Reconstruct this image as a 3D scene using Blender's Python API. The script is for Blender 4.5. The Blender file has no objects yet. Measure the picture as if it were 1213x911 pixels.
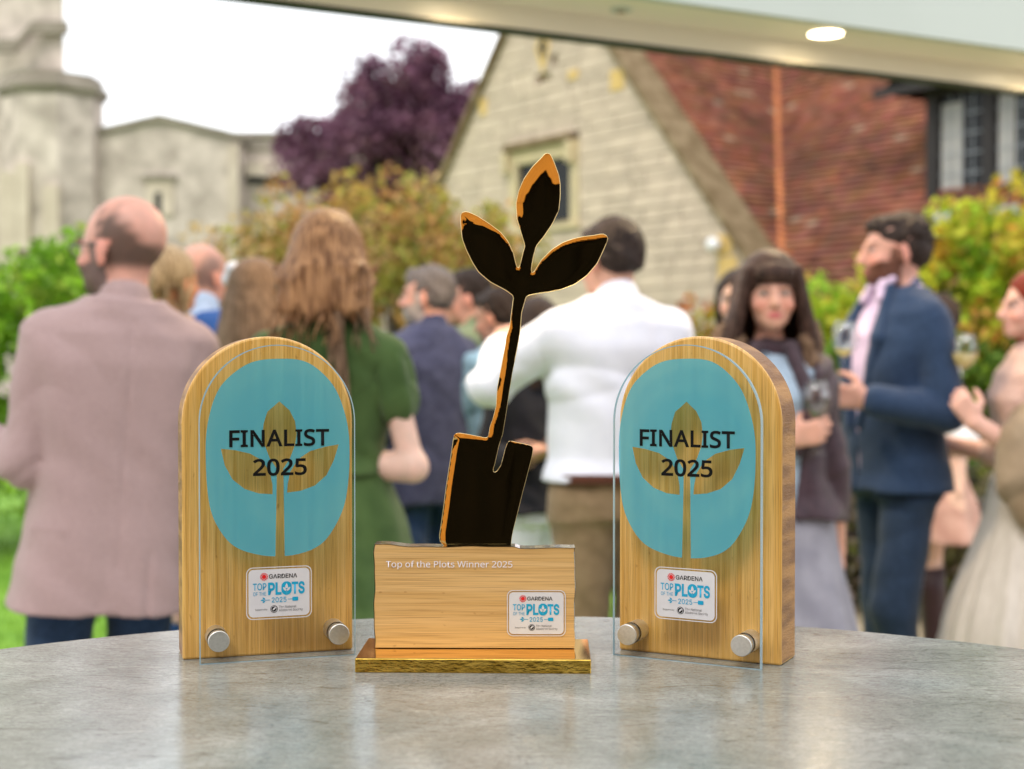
import bpy, bmesh, math, random
import numpy as np
from mathutils import Vector, Matrix
R = math.radians
random.seed(7); np.random.seed(7)
SC = bpy.context.scene
COL = SC.collection

# ------------------------------------------------------------------ camera, sky, sun, exposure
HC, TT = 1.33, 1.05              # eye height, table top height (m)
FPX, CX, HY = 1685.0, 606.5, 425.0   # focal length in photo pixels, centre column, horizon row
cam_d = bpy.data.cameras.new('camera'); cam = bpy.data.objects.new('camera', cam_d); COL.objects.link(cam)
cam_d.sensor_width = 36; cam_d.lens = 36*FPX/1213
cam.location = (0, 0, HC); cam.rotation_euler = (R(90)-math.atan((455.5-HY)/FPX), 0, 0)
cam_d.clip_start = .05; cam_d.clip_end = 2000
cam_d.dof.use_dof = True; cam_d.dof.focus_distance = 1.30; cam_d.dof.aperture_fstop = 4.8; cam_d.dof.aperture_blades = 0
SC.camera = cam

W = bpy.data.worlds.new('World'); SC.world = W; W.use_nodes = True
nt = W.node_tree; bg = nt.nodes['Background']
sky = nt.nodes.new('ShaderNodeTexSky'); sky.sky_type = 'NISHITA'; sky.sun_disc = False
SUN_EL, SUN_AZ = 50, 205        # degrees; azimuth clockwise from +Y
sky.sun_elevation = R(SUN_EL); sky.sun_rotation = R(SUN_AZ); sky.dust_density = 2.5
mx = nt.nodes.new('ShaderNodeMix'); mx.data_type = 'RGBA'
cl = nt.nodes.new('ShaderNodeTexNoise'); cl.inputs['Scale'].default_value = 2.2; cl.inputs['Detail'].default_value = 5
cr = nt.nodes.new('ShaderNodeMapRange'); cr.inputs[1].default_value = .35; cr.inputs[2].default_value = .75
cr.inputs[3].default_value = .97; cr.inputs[4].default_value = .80
nt.links.new(cl.outputs['Fac'], cr.inputs[0]); nt.links.new(cr.outputs[0], mx.inputs[0])
nt.links.new(sky.outputs[0], mx.inputs[6]); mx.inputs[7].default_value = (11.8, 12.0, 12.3, 1)   # overcast deck over the blue
nt.links.new(mx.outputs[2], bg.inputs['Color']); bg.inputs['Strength'].default_value = .10
sd = bpy.data.lights.new('sun', 'SUN'); sun = bpy.data.objects.new('sun', sd); COL.objects.link(sun)
sd.energy = .9; sd.angle = R(18); sd.color = (1, .95, .88)
a, e = R(SUN_AZ), R(SUN_EL)
sun.rotation_euler = Vector((math.sin(a)*math.cos(e), math.cos(a)*math.cos(e), math.sin(e))).to_track_quat('Z', 'Y').to_euler()
SC.view_settings.view_transform = 'Standard'; SC.view_settings.look = 'None'
SC.view_settings.exposure = .70; SC.view_settings.gamma = 1
SC.cycles.max_bounces = 10; SC.cycles.transparent_max_bounces = 24; SC.cycles.use_denoising = True
SC.cycles.sample_clamp_indirect = 6

def P(px, py, d):                # photo pixel + distance along the view -> point in the place
    return Vector(((px-CX)/FPX*d, d, HC+(HY-py)/FPX*d))
def onto(px, py, z):             # where the sight line meets a level surface
    d = (HC-z)*FPX/(py-HY); return P(px, py, d)

# ------------------------------------------------------------------ helpers
def tag(o, label=None, cat=None, group=None, kind=None):
    if label: o['label'] = label
    if cat: o['category'] = cat
    if group: o['group'] = group
    if kind: o['kind'] = kind
    return o
def thing(name, label, cat, loc=(0, 0, 0), rz=0, group=None):
    o = bpy.data.objects.new(name, None); COL.objects.link(o); o.empty_display_size = .1
    o.location = loc; o.rotation_euler = (0, 0, rz)
    return tag(o, label, cat, group)
def link(name, me, mat=None, parent=None, kind=None):
    o = bpy.data.objects.new(name, me); COL.objects.link(o)
    if mat is not None and not me.materials: me.materials.append(mat)
    if parent: o.parent = parent
    if kind: o['kind'] = kind
    return o
class MB:                         # collects simple solids, builds ONE mesh
    def __init__(s): s.v = []; s.f = []; s.c = []
    def add(s, vs, fs, c=None):
        n = len(s.v); s.v += [tuple(v) for v in vs]; s.f += [tuple(i+n for i in f) for f in fs]
        if c is not None: s.c += [c]*len(vs)
        return s
    def box(s, lo, hi, M=None, c=None):
        x0, y0, z0 = lo; x1, y1, z1 = hi
        vs = [Vector(p) for p in ((x0,y0,z0),(x1,y0,z0),(x1,y1,z0),(x0,y1,z0),(x0,y0,z1),(x1,y0,z1),(x1,y1,z1),(x0,y1,z1))]
        if M is not None: vs = [M @ v for v in vs]
        return s.add(vs, [(0,3,2,1),(4,5,6,7),(0,1,5,4),(1,2,6,5),(2,3,7,6),(3,0,4,7)], c)
    def tube(s, pts, rs, n=8, c=None, cap=True):
        pts = [Vector(p) for p in pts]; vs = []; fs = []
        if not hasattr(rs, '__len__'): rs = [rs]*len(pts)
        for i, p in enumerate(pts):
            d = (pts[min(i+1, len(pts)-1)]-pts[max(i-1, 0)]).normalized()
            u = d.cross(Vector((0, 0, 1)) if abs(d.z) < .95 else Vector((0, 1, 0))).normalized(); w = d.cross(u)
            for k in range(n):
                t = 2*math.pi*k/n; vs.append(p+(u*math.cos(t)+w*math.sin(t))*rs[i])
        for i in range(len(pts)-1):
            for k in range(n):
                fs.append((i*n+k, i*n+(k+1) % n, (i+1)*n+(k+1) % n, (i+1)*n+k))
        if cap: fs += [tuple(range(n))[::-1], tuple(range((len(pts)-1)*n, len(pts)*n))]
        return s.add(vs, fs, c)
    def lathe(s, prof, n=32, o=(0, 0, 0), c=None):
        vs = []; fs = []
        for r, z in prof:
            for k in range(n):
                t = 2*math.pi*k/n; vs.append((o[0]+r*math.cos(t), o[1]+r*math.sin(t), o[2]+z))
        for i in range(len(prof)-1):
            for k in range(n): fs.append((i*n+k, i*n+(k+1) % n, (i+1)*n+(k+1) % n, (i+1)*n+k))
        return s.add(vs, fs, c)
    def prism(s, poly, y0, y1, c=None):   # poly in xz, extruded along y
        n = len(poly)
        vs = [(x, y0, z) for x, z in poly]+[(x, y1, z) for x, z in poly]
        fs = [tuple(range(n)), tuple(range(2*n-1, n-1, -1))]+[(i, i+n, (i+1) % n+n, (i+1) % n) for i in range(n)]
        return s.add(vs, fs, c)
    def mesh(s, name, smooth=False):
        me = bpy.data.meshes.new(name); me.from_pydata(s.v, [], s.f)
        bm = bmesh.new(); bm.from_mesh(me); bmesh.ops.recalc_face_normals(bm, faces=bm.faces); bm.to_mesh(me); bm.free()
        if s.c:
            at = me.color_attributes.new('tint', 'FLOAT_COLOR', 'POINT')
            at.data.foreach_set('color', np.array([tuple(c)+(1,) if len(c) == 3 else c for c in s.c], dtype=np.float32).ravel())
        if smooth: me.polygons.foreach_set('use_smooth', [True]*len(me.polygons))
        return me
    def build(s, name, mat, parent=None, smooth=False, kind=None):
        return link(name, s.mesh(name, smooth), mat, parent, kind)
def bevel(o, w, seg=2):
    m = o.modifiers.new('bevel', 'BEVEL'); m.width = w; m.segments = seg; m.limit_method = 'ANGLE'; m.angle_limit = R(40); return o

# ------------------------------------------------------------------ materials
def mat(name, c1, c2=None, rough=.7, metal=0, scale=(1, 1, 1), nscale=5, detail=4, ramp=(.35, .65), bump=0, bscale=None,
        attr=None, var=0, spec=.5, coat=0, sheen=0, sss=0, coord='Object', trans=0, dist=0):
    m = bpy.data.materials.new(name); m.use_nodes = True; t = m.node_tree; L = t.links.new
    b = t.nodes['Principled BSDF']; b.inputs['Roughness'].default_value = rough; b.inputs['Metallic'].default_value = metal
    b.inputs['Specular IOR Level'].default_value = spec; b.inputs['Coat Weight'].default_value = coat; b.inputs['Coat Roughness'].default_value = .08
    b.inputs['Sheen Weight'].default_value = sheen
    if sss: b.inputs['Subsurface Weight'].default_value = sss; b.inputs['Subsurface Radius'].default_value = (.01, .004, .002); b.inputs['Subsurface Scale'].default_value = 1
    tc = t.nodes.new('ShaderNodeTexCoord'); mp = t.nodes.new('ShaderNodeMapping'); mp.inputs['Scale'].default_value = scale
    L(tc.outputs[coord], mp.inputs['Vector'])
    nz = t.nodes.new('ShaderNodeTexNoise'); nz.inputs['Scale'].default_value = nscale; nz.inputs['Detail'].default_value = detail
    nz.inputs['Distortion'].default_value = dist
    L(mp.outputs[0], nz.inputs['Vector'])
    rp = t.nodes.new('ShaderNodeValToRGB'); rp.color_ramp.elements[0].position = ramp[0]; rp.color_ramp.elements[1].position = ramp[1]
    c2 = c2 or c1
    rp.color_ramp.elements[0].color = (*c1, 1); rp.color_ramp.elements[1].color = (*c2, 1)
    L(nz.outputs['Fac'], rp.inputs[0]); out = rp.outputs[0]
    if attr:
        at = t.nodes.new('ShaderNodeAttribute'); at.attribute_name = attr
        mm = t.nodes.new('ShaderNodeMix'); mm.data_type = 'RGBA'; mm.blend_type = 'MULTIPLY'; mm.inputs[0].default_value = 1
        L(out, mm.inputs[6]); L(at.outputs['Color'], mm.inputs[7]); out = mm.outputs[2]
    if var:
        oi = t.nodes.new('ShaderNodeObjectInfo'); mr = t.nodes.new('ShaderNodeMapRange'); mr.inputs[3].default_value = 1-var; mr.inputs[4].default_value = 1+var
        L(oi.outputs['Random'], mr.inputs[0]); hs = t.nodes.new('ShaderNodeHueSaturation'); L(mr.outputs[0], hs.inputs['Value']); L(out, hs.inputs['Color']); out = hs.outputs[0]
    L(out, b.inputs['Base Color'])
    if bump:
        bz = t.nodes.new('ShaderNodeTexNoise'); bz.inputs['Scale'].default_value = bscale or nscale*3; bz.inputs['Detail'].default_value = 5
        L(mp.outputs[0], bz.inputs['Vector']); bp = t.nodes.new('ShaderNodeBump'); bp.inputs['Strength'].default_value = min(1, bump); bp.inputs['Distance'].default_value = .01*max(1, bump)
        L(bz.outputs['Fac'], bp.inputs['Height']); L(bp.outputs[0], b.inputs['Normal'])
    if trans:
        tr = t.nodes.new('ShaderNodeBsdfTranslucent'); L(out, tr.inputs['Color']); ms = t.nodes.new('ShaderNodeMixShader'); ms.inputs[0].default_value = trans
        L(b.outputs[0], ms.inputs[1]); L(tr.outputs[0], ms.inputs[2]); L(ms.outputs[0], t.nodes['Material Output'].inputs['Surface'])
    m['b'] = 1
    return m
def srgb(r, g, b):
    f = lambda c: (c/255)/12.92 if c/255 <= .04045 else ((c/255+.055)/1.055)**2.4
    return (f(r), f(g), f(b))

def glass(name, tint=(.97, .985, .99), refl=.5, base=.03):
    m = bpy.data.materials.new(name); m.use_nodes = True; t = m.node_tree; L = t.links.new
    t.nodes.remove(t.nodes['Principled BSDF'])
    tr = t.nodes.new('ShaderNodeBsdfTransparent'); tr.inputs[0].default_value = (*tint, 1)
    gl = t.nodes.new('ShaderNodeBsdfGlossy'); gl.inputs['Roughness'].default_value = .01
    lw = t.nodes.new('ShaderNodeLayerWeight'); lw.inputs[0].default_value = .5
    fr = t.nodes.new('ShaderNodeMath'); fr.operation = 'POWER'; fr.inputs[1].default_value = 5; L(lw.outputs['Facing'], fr.inputs[0])   # Schlick, the same from both sides
    ad = t.nodes.new('ShaderNodeMath'); ad.operation = 'ADD'; ad.inputs[1].default_value = base
    ms = t.nodes.new('ShaderNodeMixShader'); L(fr.outputs[0], ad.inputs[0]); L(ad.outputs[0], ms.inputs[0])
    L(tr.outputs[0], ms.inputs[1]); L(gl.outputs[0], ms.inputs[2]); L(ms.outputs[0], t.nodes['Material Output'].inputs['Surface'])
    return m
M = {}
def bamboo(name, vertical=True, c=((.80, .49, .15), (.66, .36, .075), (.33, .16, .04))):
    m = bpy.data.materials.new(name); m.use_nodes = True; t = m.node_tree; L = t.links.new; b = t.nodes['Principled BSDF']
    b.inputs['Roughness'].default_value = .38; b.inputs['Coat Weight'].default_value = .15; b.inputs['Coat Roughness'].default_value = .25
    tc = t.nodes.new('ShaderNodeTexCoord')
    def noise(sc, det, nsc=1, dist=0):
        mp = t.nodes.new('ShaderNodeMapping'); mp.inputs['Scale'].default_value = sc; L(tc.outputs['Object'], mp.inputs['Vector'])
        n = t.nodes.new('ShaderNodeTexNoise'); n.inputs['Scale'].default_value = nsc; n.inputs['Detail'].default_value = det; n.inputs['Distortion'].default_value = dist
        L(mp.outputs[0], n.inputs['Vector']); return n.outputs['Fac']
    if vertical: fine, broad, node = noise((1500, 90, 22), 3), noise((260, 40, 2.2), 2), noise((170, 20, 90), 1)
    else: fine, broad, node = noise((13, 60, 1250), 3, dist=.3), noise((2.5, 20, 160), 3, dist=.5), noise((90, 20, 170), 1)
    def ramp(s, *st):
        r = t.nodes.new('ShaderNodeValToRGB'); e = r.color_ramp.elements
        e[0].position, e[0].color = st[0][0], (*st[0][1], 1); e[1].position, e[1].color = st[-1][0], (*st[-1][1], 1)
        for p, cc in st[1:-1]: x = e.new(p); x.color = (*cc, 1)
        L(s, r.inputs[0]); return r.outputs[0]
    a1 = ramp(broad, (.36, c[1]), (.64, c[0]))
    a2 = ramp(fine, (.32, (.60, .53, .44)), (.50, (1, 1, 1)), (.70, (1.10, 1.10, 1.06)))
    mm = t.nodes.new('ShaderNodeMix'); mm.data_type = 'RGBA'; mm.blend_type = 'MULTIPLY'; mm.inputs[0].default_value = .8; L(a1, mm.inputs[6]); L(a2, mm.inputs[7])
    a3 = ramp(node, (.72, (1, 1, 1)), (.80, (.6, .5, .4)))
    m2 = t.nodes.new('ShaderNodeMix'); m2.data_type = 'RGBA'; m2.blend_type = 'MULTIPLY'; m2.inputs[0].default_value = .7; L(mm.outputs[2], m2.inputs[6]); L(a3, m2.inputs[7])
    L(m2.outputs[2], b.inputs['Base Color'])
    bp = t.nodes.new('ShaderNodeBump'); bp.inputs['Strength'].default_value = .25; bp.inputs['Distance'].default_value = .0004; L(fine, bp.inputs['Height']); L(bp.outputs[0], b.inputs['Normal'])
    return m
M['bamboo'] = bamboo('bamboo_vertical'); M['bamboo_h'] = bamboo('bamboo_horizontal', False, ((.72, .47, .20), (.62, .38, .135), (.4, .2, .06)))
M['bamboo_end'] = mat('bamboo_edge', (.22, .095, .025), (.44, .22, .065), .5, scale=(40, 12, 62), nscale=1, detail=1, ramp=(.40, .60), bump=.2, bscale=8)
M['acrylic'] = glass('clear_acrylic')
M['acrylic_edge'] = mat('acrylic_edge', (.30, .55, .70), (.62, .78, .86), .10, trans=.4, spec=.7)  # bright edge glow put into the pale blue colour
M['steel'] = mat('brushed_steel', (.70, .70, .67), (.78, .78, .75), .42, 1, nscale=400)
M['gold'] = mat('mirror_gold', (1.0, .68, .24), (1.0, .70, .26), .03, 1, nscale=3)
M['gold_edge'] = mat('polished_gold_edge', (1.0, .74, .30), None, .16, 1)
M['gold_brushed'] = mat('worn_gold', (.62, .38, .06), (.95, .62, .13), .17, 1, scale=(30, 30, 70), nscale=2.0, ramp=(.35, .62), bump=.15, bscale=5)  # noise from brownish to yellow gold
M['black_print'] = mat('black_print', (.004, .004, .005), None, .7, spec=.15)
M['white_print'] = mat('pale_print', (.80, .78, .84), None, .5)
M['cyan_print'] = mat('cyan_print', (.0, .36, .62), None, .4)
M['red_print'] = mat('red_print', (.75, .01, .012), None, .4)
M['card'] = mat('pale_card', (.66, .66, .70), (.70, .70, .73), .5, nscale=60)
M['grey_print'] = mat('grey_print', (.12, .12, .13), None, .5)
def emblem_mat():
    m = bpy.data.materials.new('turquoise_film'); m.use_nodes = True; t = m.node_tree; L = t.links.new; b = t.nodes['Principled BSDF']
    b.inputs['Base Color'].default_value = (.090, .47, .66, 1); b.inputs['Roughness'].default_value = .3; b.inputs['Coat Weight'].default_value = .6; b.inputs['Coat Roughness'].default_value = .03
    tr = t.nodes.new('ShaderNodeBsdfTransparent'); tr.inputs[0].default_value = (.40, .92, 1, 1); ms = t.nodes.new('ShaderNodeMixShader'); ms.inputs[0].default_value = .36
    L(b.outputs[0], ms.inputs[1]); L(tr.outputs[0], ms.inputs[2]); L(ms.outputs[0], t.nodes['Material Output'].inputs['Surface'])
    return m
M['turquoise'] = emblem_mat()
def table_mat():
    m = bpy.data.materials.new('stone_laminate'); m.use_nodes = True; t = m.node_tree; L = t.links.new; b = t.nodes['Principled BSDF']
    tc = t.nodes.new('ShaderNodeTexCoord')
    def nz(scale, det, sc=(1, 1, 1), dist=0, rough=.5):
        mp = t.nodes.new('ShaderNodeMapping'); mp.inputs['Scale'].default_value = sc; mp.inputs['Rotation'].default_value = (0, 0, R(35)); L(tc.outputs['Object'], mp.inputs['Vector'])
        n = t.nodes.new('ShaderNodeTexNoise'); n.inputs['Scale'].default_value = scale; n.inputs['Detail'].default_value = det; n.inputs['Distortion'].default_value = dist; n.inputs['Roughness'].default_value = rough
        L(mp.outputs[0], n.inputs['Vector']); return n.outputs['Fac']
    def ramp(s, *st):
        r = t.nodes.new('ShaderNodeValToRGB'); e = r.color_ramp.elements
        e[0].position, e[0].color = st[0][0], (*st[0][1], 1); e[1].position, e[1].color = st[-1][0], (*st[-1][1], 1)
        for p, cc in st[1:-1]: x = e.new(p); x.color = (*cc, 1)
        L(s, r.inputs[0]); return r.outputs[0]
    def mul(a, b_, f, mode='MULTIPLY'):
        k = t.nodes.new('ShaderNodeMix'); k.data_type = 'RGBA'; k.blend_type = mode; k.inputs[0].default_value = f; L(a, k.inputs[6]); L(b_, k.inputs[7]); return k.outputs[2]
    base = ramp(nz(9, 8, dist=.8, rough=.68), (.28, (.175, .19, .172)), (.5, (.26, .272, .252)), (.72, (.36, .372, .35)))
    blue = ramp(nz(6, 5), (.5, (1, 1, 1)), (.70, (.80, .90, .95)))
    scr = ramp(nz(16, 6, (1, 5, 1), 1.5, .7), (.33, (.40, .40, .38)), (.43, (1, 1, 1)), (.60, (1, 1, 1)), (.70, (1.5, 1.47, 1.4)))
    fine = ramp(nz(150, 8, (1, 5.5, 1), 1.6, .78), (.38, (.32, .32, .30)), (.48, (.95, .95, .95)), (.62, (1.5, 1.5, 1.45)))
    fleck = ramp(nz(50, 5, (1, 7, 1), 2.5, .65), (.30, (.35, .35, .33)), (.38, (1, 1, 1)), (.64, (1, 1, 1)), (.72, (1.35, 1.35, 1.3)))
    L(mul(mul(mul(mul(base, blue, .7), scr, .8), fine, 1.0), fleck, 1.0), b.inputs['Base Color'])
    rr = t.nodes.new('ShaderNodeMapRange'); rr.inputs[1].default_value = .3; rr.inputs[2].default_value = .7; rr.inputs[3].default_value = .11; rr.inputs[4].default_value = .23
    L(nz(30, 6), rr.inputs[0]); L(rr.outputs[0], b.inputs['Roughness'])
    bp = t.nodes.new('ShaderNodeBump'); bp.inputs['Strength'].default_value = .35; bp.inputs['Distance'].default_value = .0006; L(nz(110, 6, (1, 3, 1), .6), bp.inputs['Height']); L(bp.outputs[0], b.inputs['Normal'])
    return m
M['table'] = table_mat()
M['table_rim'] = mat('dark_table_rim', (.03, .03, .03), None, .5)
M['table_metal'] = mat('black_steel', (.02, .02, .02), None, .4, 1)

# ------------------------------------------------------------------ ground, table
def sheet(name, pts, z, m, kind='structure'):
    b = MB(); b.add([(x, y, z) for x, y in pts], [tuple(range(len(pts)))]); o = b.build(name, m); o['kind'] = kind; return o
M['earth'] = mat('field_ground', (.10, .11, .05), (.16, .15, .08), .95, nscale=.4)
M['lawn'] = mat('lawn_ground', (.11, .26, .012), (.20, .38, .03), .9, nscale=3, detail=6, bump=.6, bscale=60)
M['path'] = mat('gravel_path', (.34, .28, .18), (.46, .39, .27), .95, nscale=14, detail=8, bump=.5, bscale=80)
M['decking'] = mat('pale_paving', (.46, .44, .40), (.54, .52, .47), .85, nscale=6, bump=.3)  # paleness raised to bounce light up to soffit and guests
sheet('ground', [(-900, -900), (900, -900), (900, 900), (-900, 900)], -.02, M['earth'])
sheet('lawn', [(-30, 3.2), (1.2, 3.2), (1.6, 9.5), (-.5, 30), (-30, 30)], -.006, M['lawn'])
sheet('gravel_path', [(1.25, 3.2), (9, 3.2), (9, 14), (1.9, 14), (1.65, 9.5)], -.010, M['path'])
sheet('terrace', [(-6, -6), (6, -6), (6, 3.2), (-6, 3.2)], .0, M['decking'])

TC = (0.0, .764); TR = .783
tb = thing('round_table', 'round grey stone effect table that carries the three awards', 'table', (TC[0], TC[1], 0))
b = MB(); b.lathe([(0, TT-.001), (0, TT), (TR-.004, TT), (TR, TT-.004), (TR, TT-.010)], 160); top = b.build('table_top', M['table'], tb)
b = MB(); b.lathe([(TR, TT-.010), (TR-.001, TT-.034), (TR-.02, TT-.036), (0, TT-.036)], 160); b.build('rim', M['table_rim'], tb)
b = MB(); b.lathe([(.04, .02), (.04, TT-.036)], 24); b.build('pedestal', M['table_metal'], tb, True)
b = MB(); b.lathe([(0, .0), (.32, .0), (.32, .012), (.05, .03), (0, .03)], 48); b.build('base', M['table_metal'], tb)

# ------------------------------------------------------------------ flat lettering and shapes
def poly_mesh(polys, holes=(), y=0):          # filled 2-D outlines (xz) through a curve fill
    c = bpy.data.curves.new('c', 'CURVE'); c.dimensions = '2D'; c.fill_mode = 'BOTH'
    for pl in list(polys)+list(holes):
        s = c.splines.new('POLY'); s.points.add(len(pl)-1); s.use_cyclic_u = True
        for i, (x, z) in enumerate(pl): s.points[i].co = (x, z, 0, 1)
    return curve_mesh(c)
def curve_mesh(c):
    o = bpy.data.objects.new('c', c); COL.objects.link(o)
    dg = bpy.context.evaluated_depsgraph_get(); dg.update(); me = bpy.data.meshes.new_from_object(o.evaluated_get(dg))
    bpy.data.objects.remove(o); return me
def lay(me, y, x0=None, x1=None, z0=None, z1=None):      # stand a flat xy mesh up in the xz plane facing -y
    n = len(me.vertices); a_ = np.zeros(n*3, np.float32); me.vertices.foreach_get('co', a_); a_ = a_.reshape(-1, 3)
    u, w = a_[:, 0].copy(), a_[:, 1].copy()
    if x0 is not None: u = x0+(u-u.min())/(u.max()-u.min())*(x1-x0)
    if z0 is not None: w = z0+(w-w.min())/(w.max()-w.min())*(z1-z0)
    me.vertices.foreach_set('co', np.stack([u, np.full(n, y, np.float32), w], 1).ravel().astype(np.float32)); me.update()
    me.materials.clear(); return me
def face(fn):                                             # Blender's own bundled typefaces, else its built-in one
    try: return bpy.data.fonts.load(bpy.utils.system_resource('DATAFILES', path='fonts')+'/'+fn)
    except Exception: return None
SANS, BOLD = face('NotoSansHebrew-Regular.woff2'), face('Inter.woff2')
def text(name, s, x0, x1, z0, z1, y, m, parent, bold=0.0, space=1.0, font=None):
    c = bpy.data.curves.new('t', 'FONT')
    if font or BOLD: c.font = font or BOLD; c.body = s; c.size = 1; c.offset = bold; c.space_character = space; c.resolution_u = 6
    return link(name, lay(curve_mesh(c), y, x0, x1, z0, z1), m, parent)
def circ(cx, cz, r, n=40, rz=None, a0=0):
    return [(cx+r*math.cos(a0+2*math.pi*i/n), cz+(rz or r)*math.sin(a0+2*math.pi*i/n)) for i in range(n)]
def rrect(x0, x1, z0, z1, r, n=8):
    out = []
    for cx, cz, a0 in ((x1-r, z1-r, 0), (x0+r, z1-r, 90), (x0+r, z0+r, 180), (x1-r, z0+r, 270)):
        out += [(cx+r*math.cos(R(a0+90*i/n)), cz+r*math.sin(R(a0+90*i/n))) for i in range(n+1)]
    return out
def flat(name, polys, y, m, parent, holes=()):
    return link(name, lay(poly_mesh(polys, holes), y), m, parent)
def leaf_poly(tip, base, wl, wr, n=14, skew=.45):        # pointed leaf between base and tip
    bx, bz = base; tx, tz = tip; dx, dz = tx-bx, tz-bz; L_ = math.hypot(dx, dz); nx, nz_ = -dz/L_, dx/L_
    f = lambda t: math.sin(math.pi*t**(.8))**.85 if 0 < t < 1 else 0
    l = [(bx+dx*i/n+nx*wl*f(i/n), bz+dz*i/n+nz_*wl*f(i/n)) for i in range(n+1)]
    r = [(bx+dx*i/n-nx*wr*f(i/n), bz+dz*i/n-nz_*wr*f(i/n)) for i in range(n-1, 0, -1)]
    return l+r
def card(parent, x0, x1, z0, z1, y):
    w, h = x1-x0, z1-z0; X = lambda a: x0+a*w; Z = lambda a: z0+a*h
    cd = link('logo_card', lay(poly_mesh([rrect(x0+.035*w, x1-.035*w, z0+.045*h, z1-.045*h, .075*w)]), y), M['card'], parent)
    flat('card_outline', [rrect(x0, x1, z0, z1, .1*w)], y, M['card'], cd, [rrect(x0+.014*w, x1-.014*w, z0+.017*h, z1-.017*h, .09*w)])
    y2 = y-.00025
    flat('gear_emblem', [circ(X(.27), Z(.815), .033*w)], y2, M['red_print'], cd)
    g = []
    for k in range(12):
        a_ = 2*math.pi*k/12; s_ = .20
        g.append([(X(.27)+r_*w*math.cos(q), Z(.815)+r_*w*math.sin(q)) for r_, q in ((.042, a_-s_), (.060, a_-s_*.8), (.060, a_+s_*.8), (.042, a_+s_))])
    flat('gear_ring', g, y2, M['red_print'], cd)
    text('lettering', 'GARDENA', X(.345), X(.775), Z(.775), Z(.86), y2, M['black_print'], cd, .010)
    text('lettering', 'TOP', X(.10), X(.305), Z(.56), Z(.695), y2, M['cyan_print'], cd, .010)
    text('lettering', 'OF THE', X(.105), X(.30), Z(.455), Z(.525), y2, M['cyan_print'], cd, .0)
    text('lettering', 'PL', X(.33), X(.535), Z(.46), Z(.70), y2, M['cyan_print'], cd, .030)
    text('lettering', 'TS', X(.69), X(.89), Z(.46), Z(.70), y2, M['cyan_print'], cd, .030)
    flat('round_letter', [rrect(X(.535), X(.69), Z(.45), Z(.71), .075*w)], y2, M['cyan_print'], cd)
    flat('tiny_plant', [leaf_poly((X(.612), Z(.675)), (X(.612), Z(.55)), .022*w, .022*w), leaf_poly((X(.555), Z(.60)), (X(.604), Z(.53)), .014*w, .02*w),
                        leaf_poly((X(.67), Z(.60)), (X(.62), Z(.53)), .02*w, .014*w), [(X(.606), Z(.46)), (X(.618), Z(.46)), (X(.618), Z(.56)), (X(.606), Z(.56))]], y2-.0002, M['card'], cd)
    text('lettering', '2025', X(.385), X(.61), Z(.315), Z(.415), y2, M['cyan_print'], cd, .008)
    flat('small_icon', [[(X(.28), Z(.362)), (X(.36), Z(.362)), (X(.36), Z(.372)), (X(.28), Z(.372))], leaf_poly((X(.215), Z(.367)), (X(.27), Z(.367)), .012*w, .012*w),
                        leaf_poly((X(.245), Z(.42)), (X(.285), Z(.38)), .012*w, .012*w), leaf_poly((X(.245), Z(.315)), (X(.285), Z(.355)), .012*w, .012*w),
                        [(X(.63), Z(.362)), (X(.70), Z(.362)), (X(.70), Z(.372)), (X(.63), Z(.372))], rrect(X(.70), X(.79), Z(.33), Z(.405), .012*w)], y2, M['cyan_print'], cd)
    text('lettering', 'Supported by', X(.135), X(.32), Z(.165), Z(.205), y2, M['grey_print'], cd, .004)
    flat('society_emblem', [circ(X(.42), Z(.19), .056*w)], y2, M['black_print'], cd)
    flat('society_mark', [leaf_poly((X(.455), Z(.23)), (X(.40), Z(.165)), .016*w, .010*w), circ(X(.418), Z(.19), .047*w)], y2-.0002, M['card'], cd, [circ(X(.418), Z(.19), .040*w)])
    text('lettering', 'The National', X(.495), X(.76), Z(.20), Z(.25), y2, M['grey_print'], cd, 0)
    text('lettering', 'Allotment Society', X(.495), X(.86), Z(.125), Z(.185), y2, M['grey_print'], cd, 0)
    return cd

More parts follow.
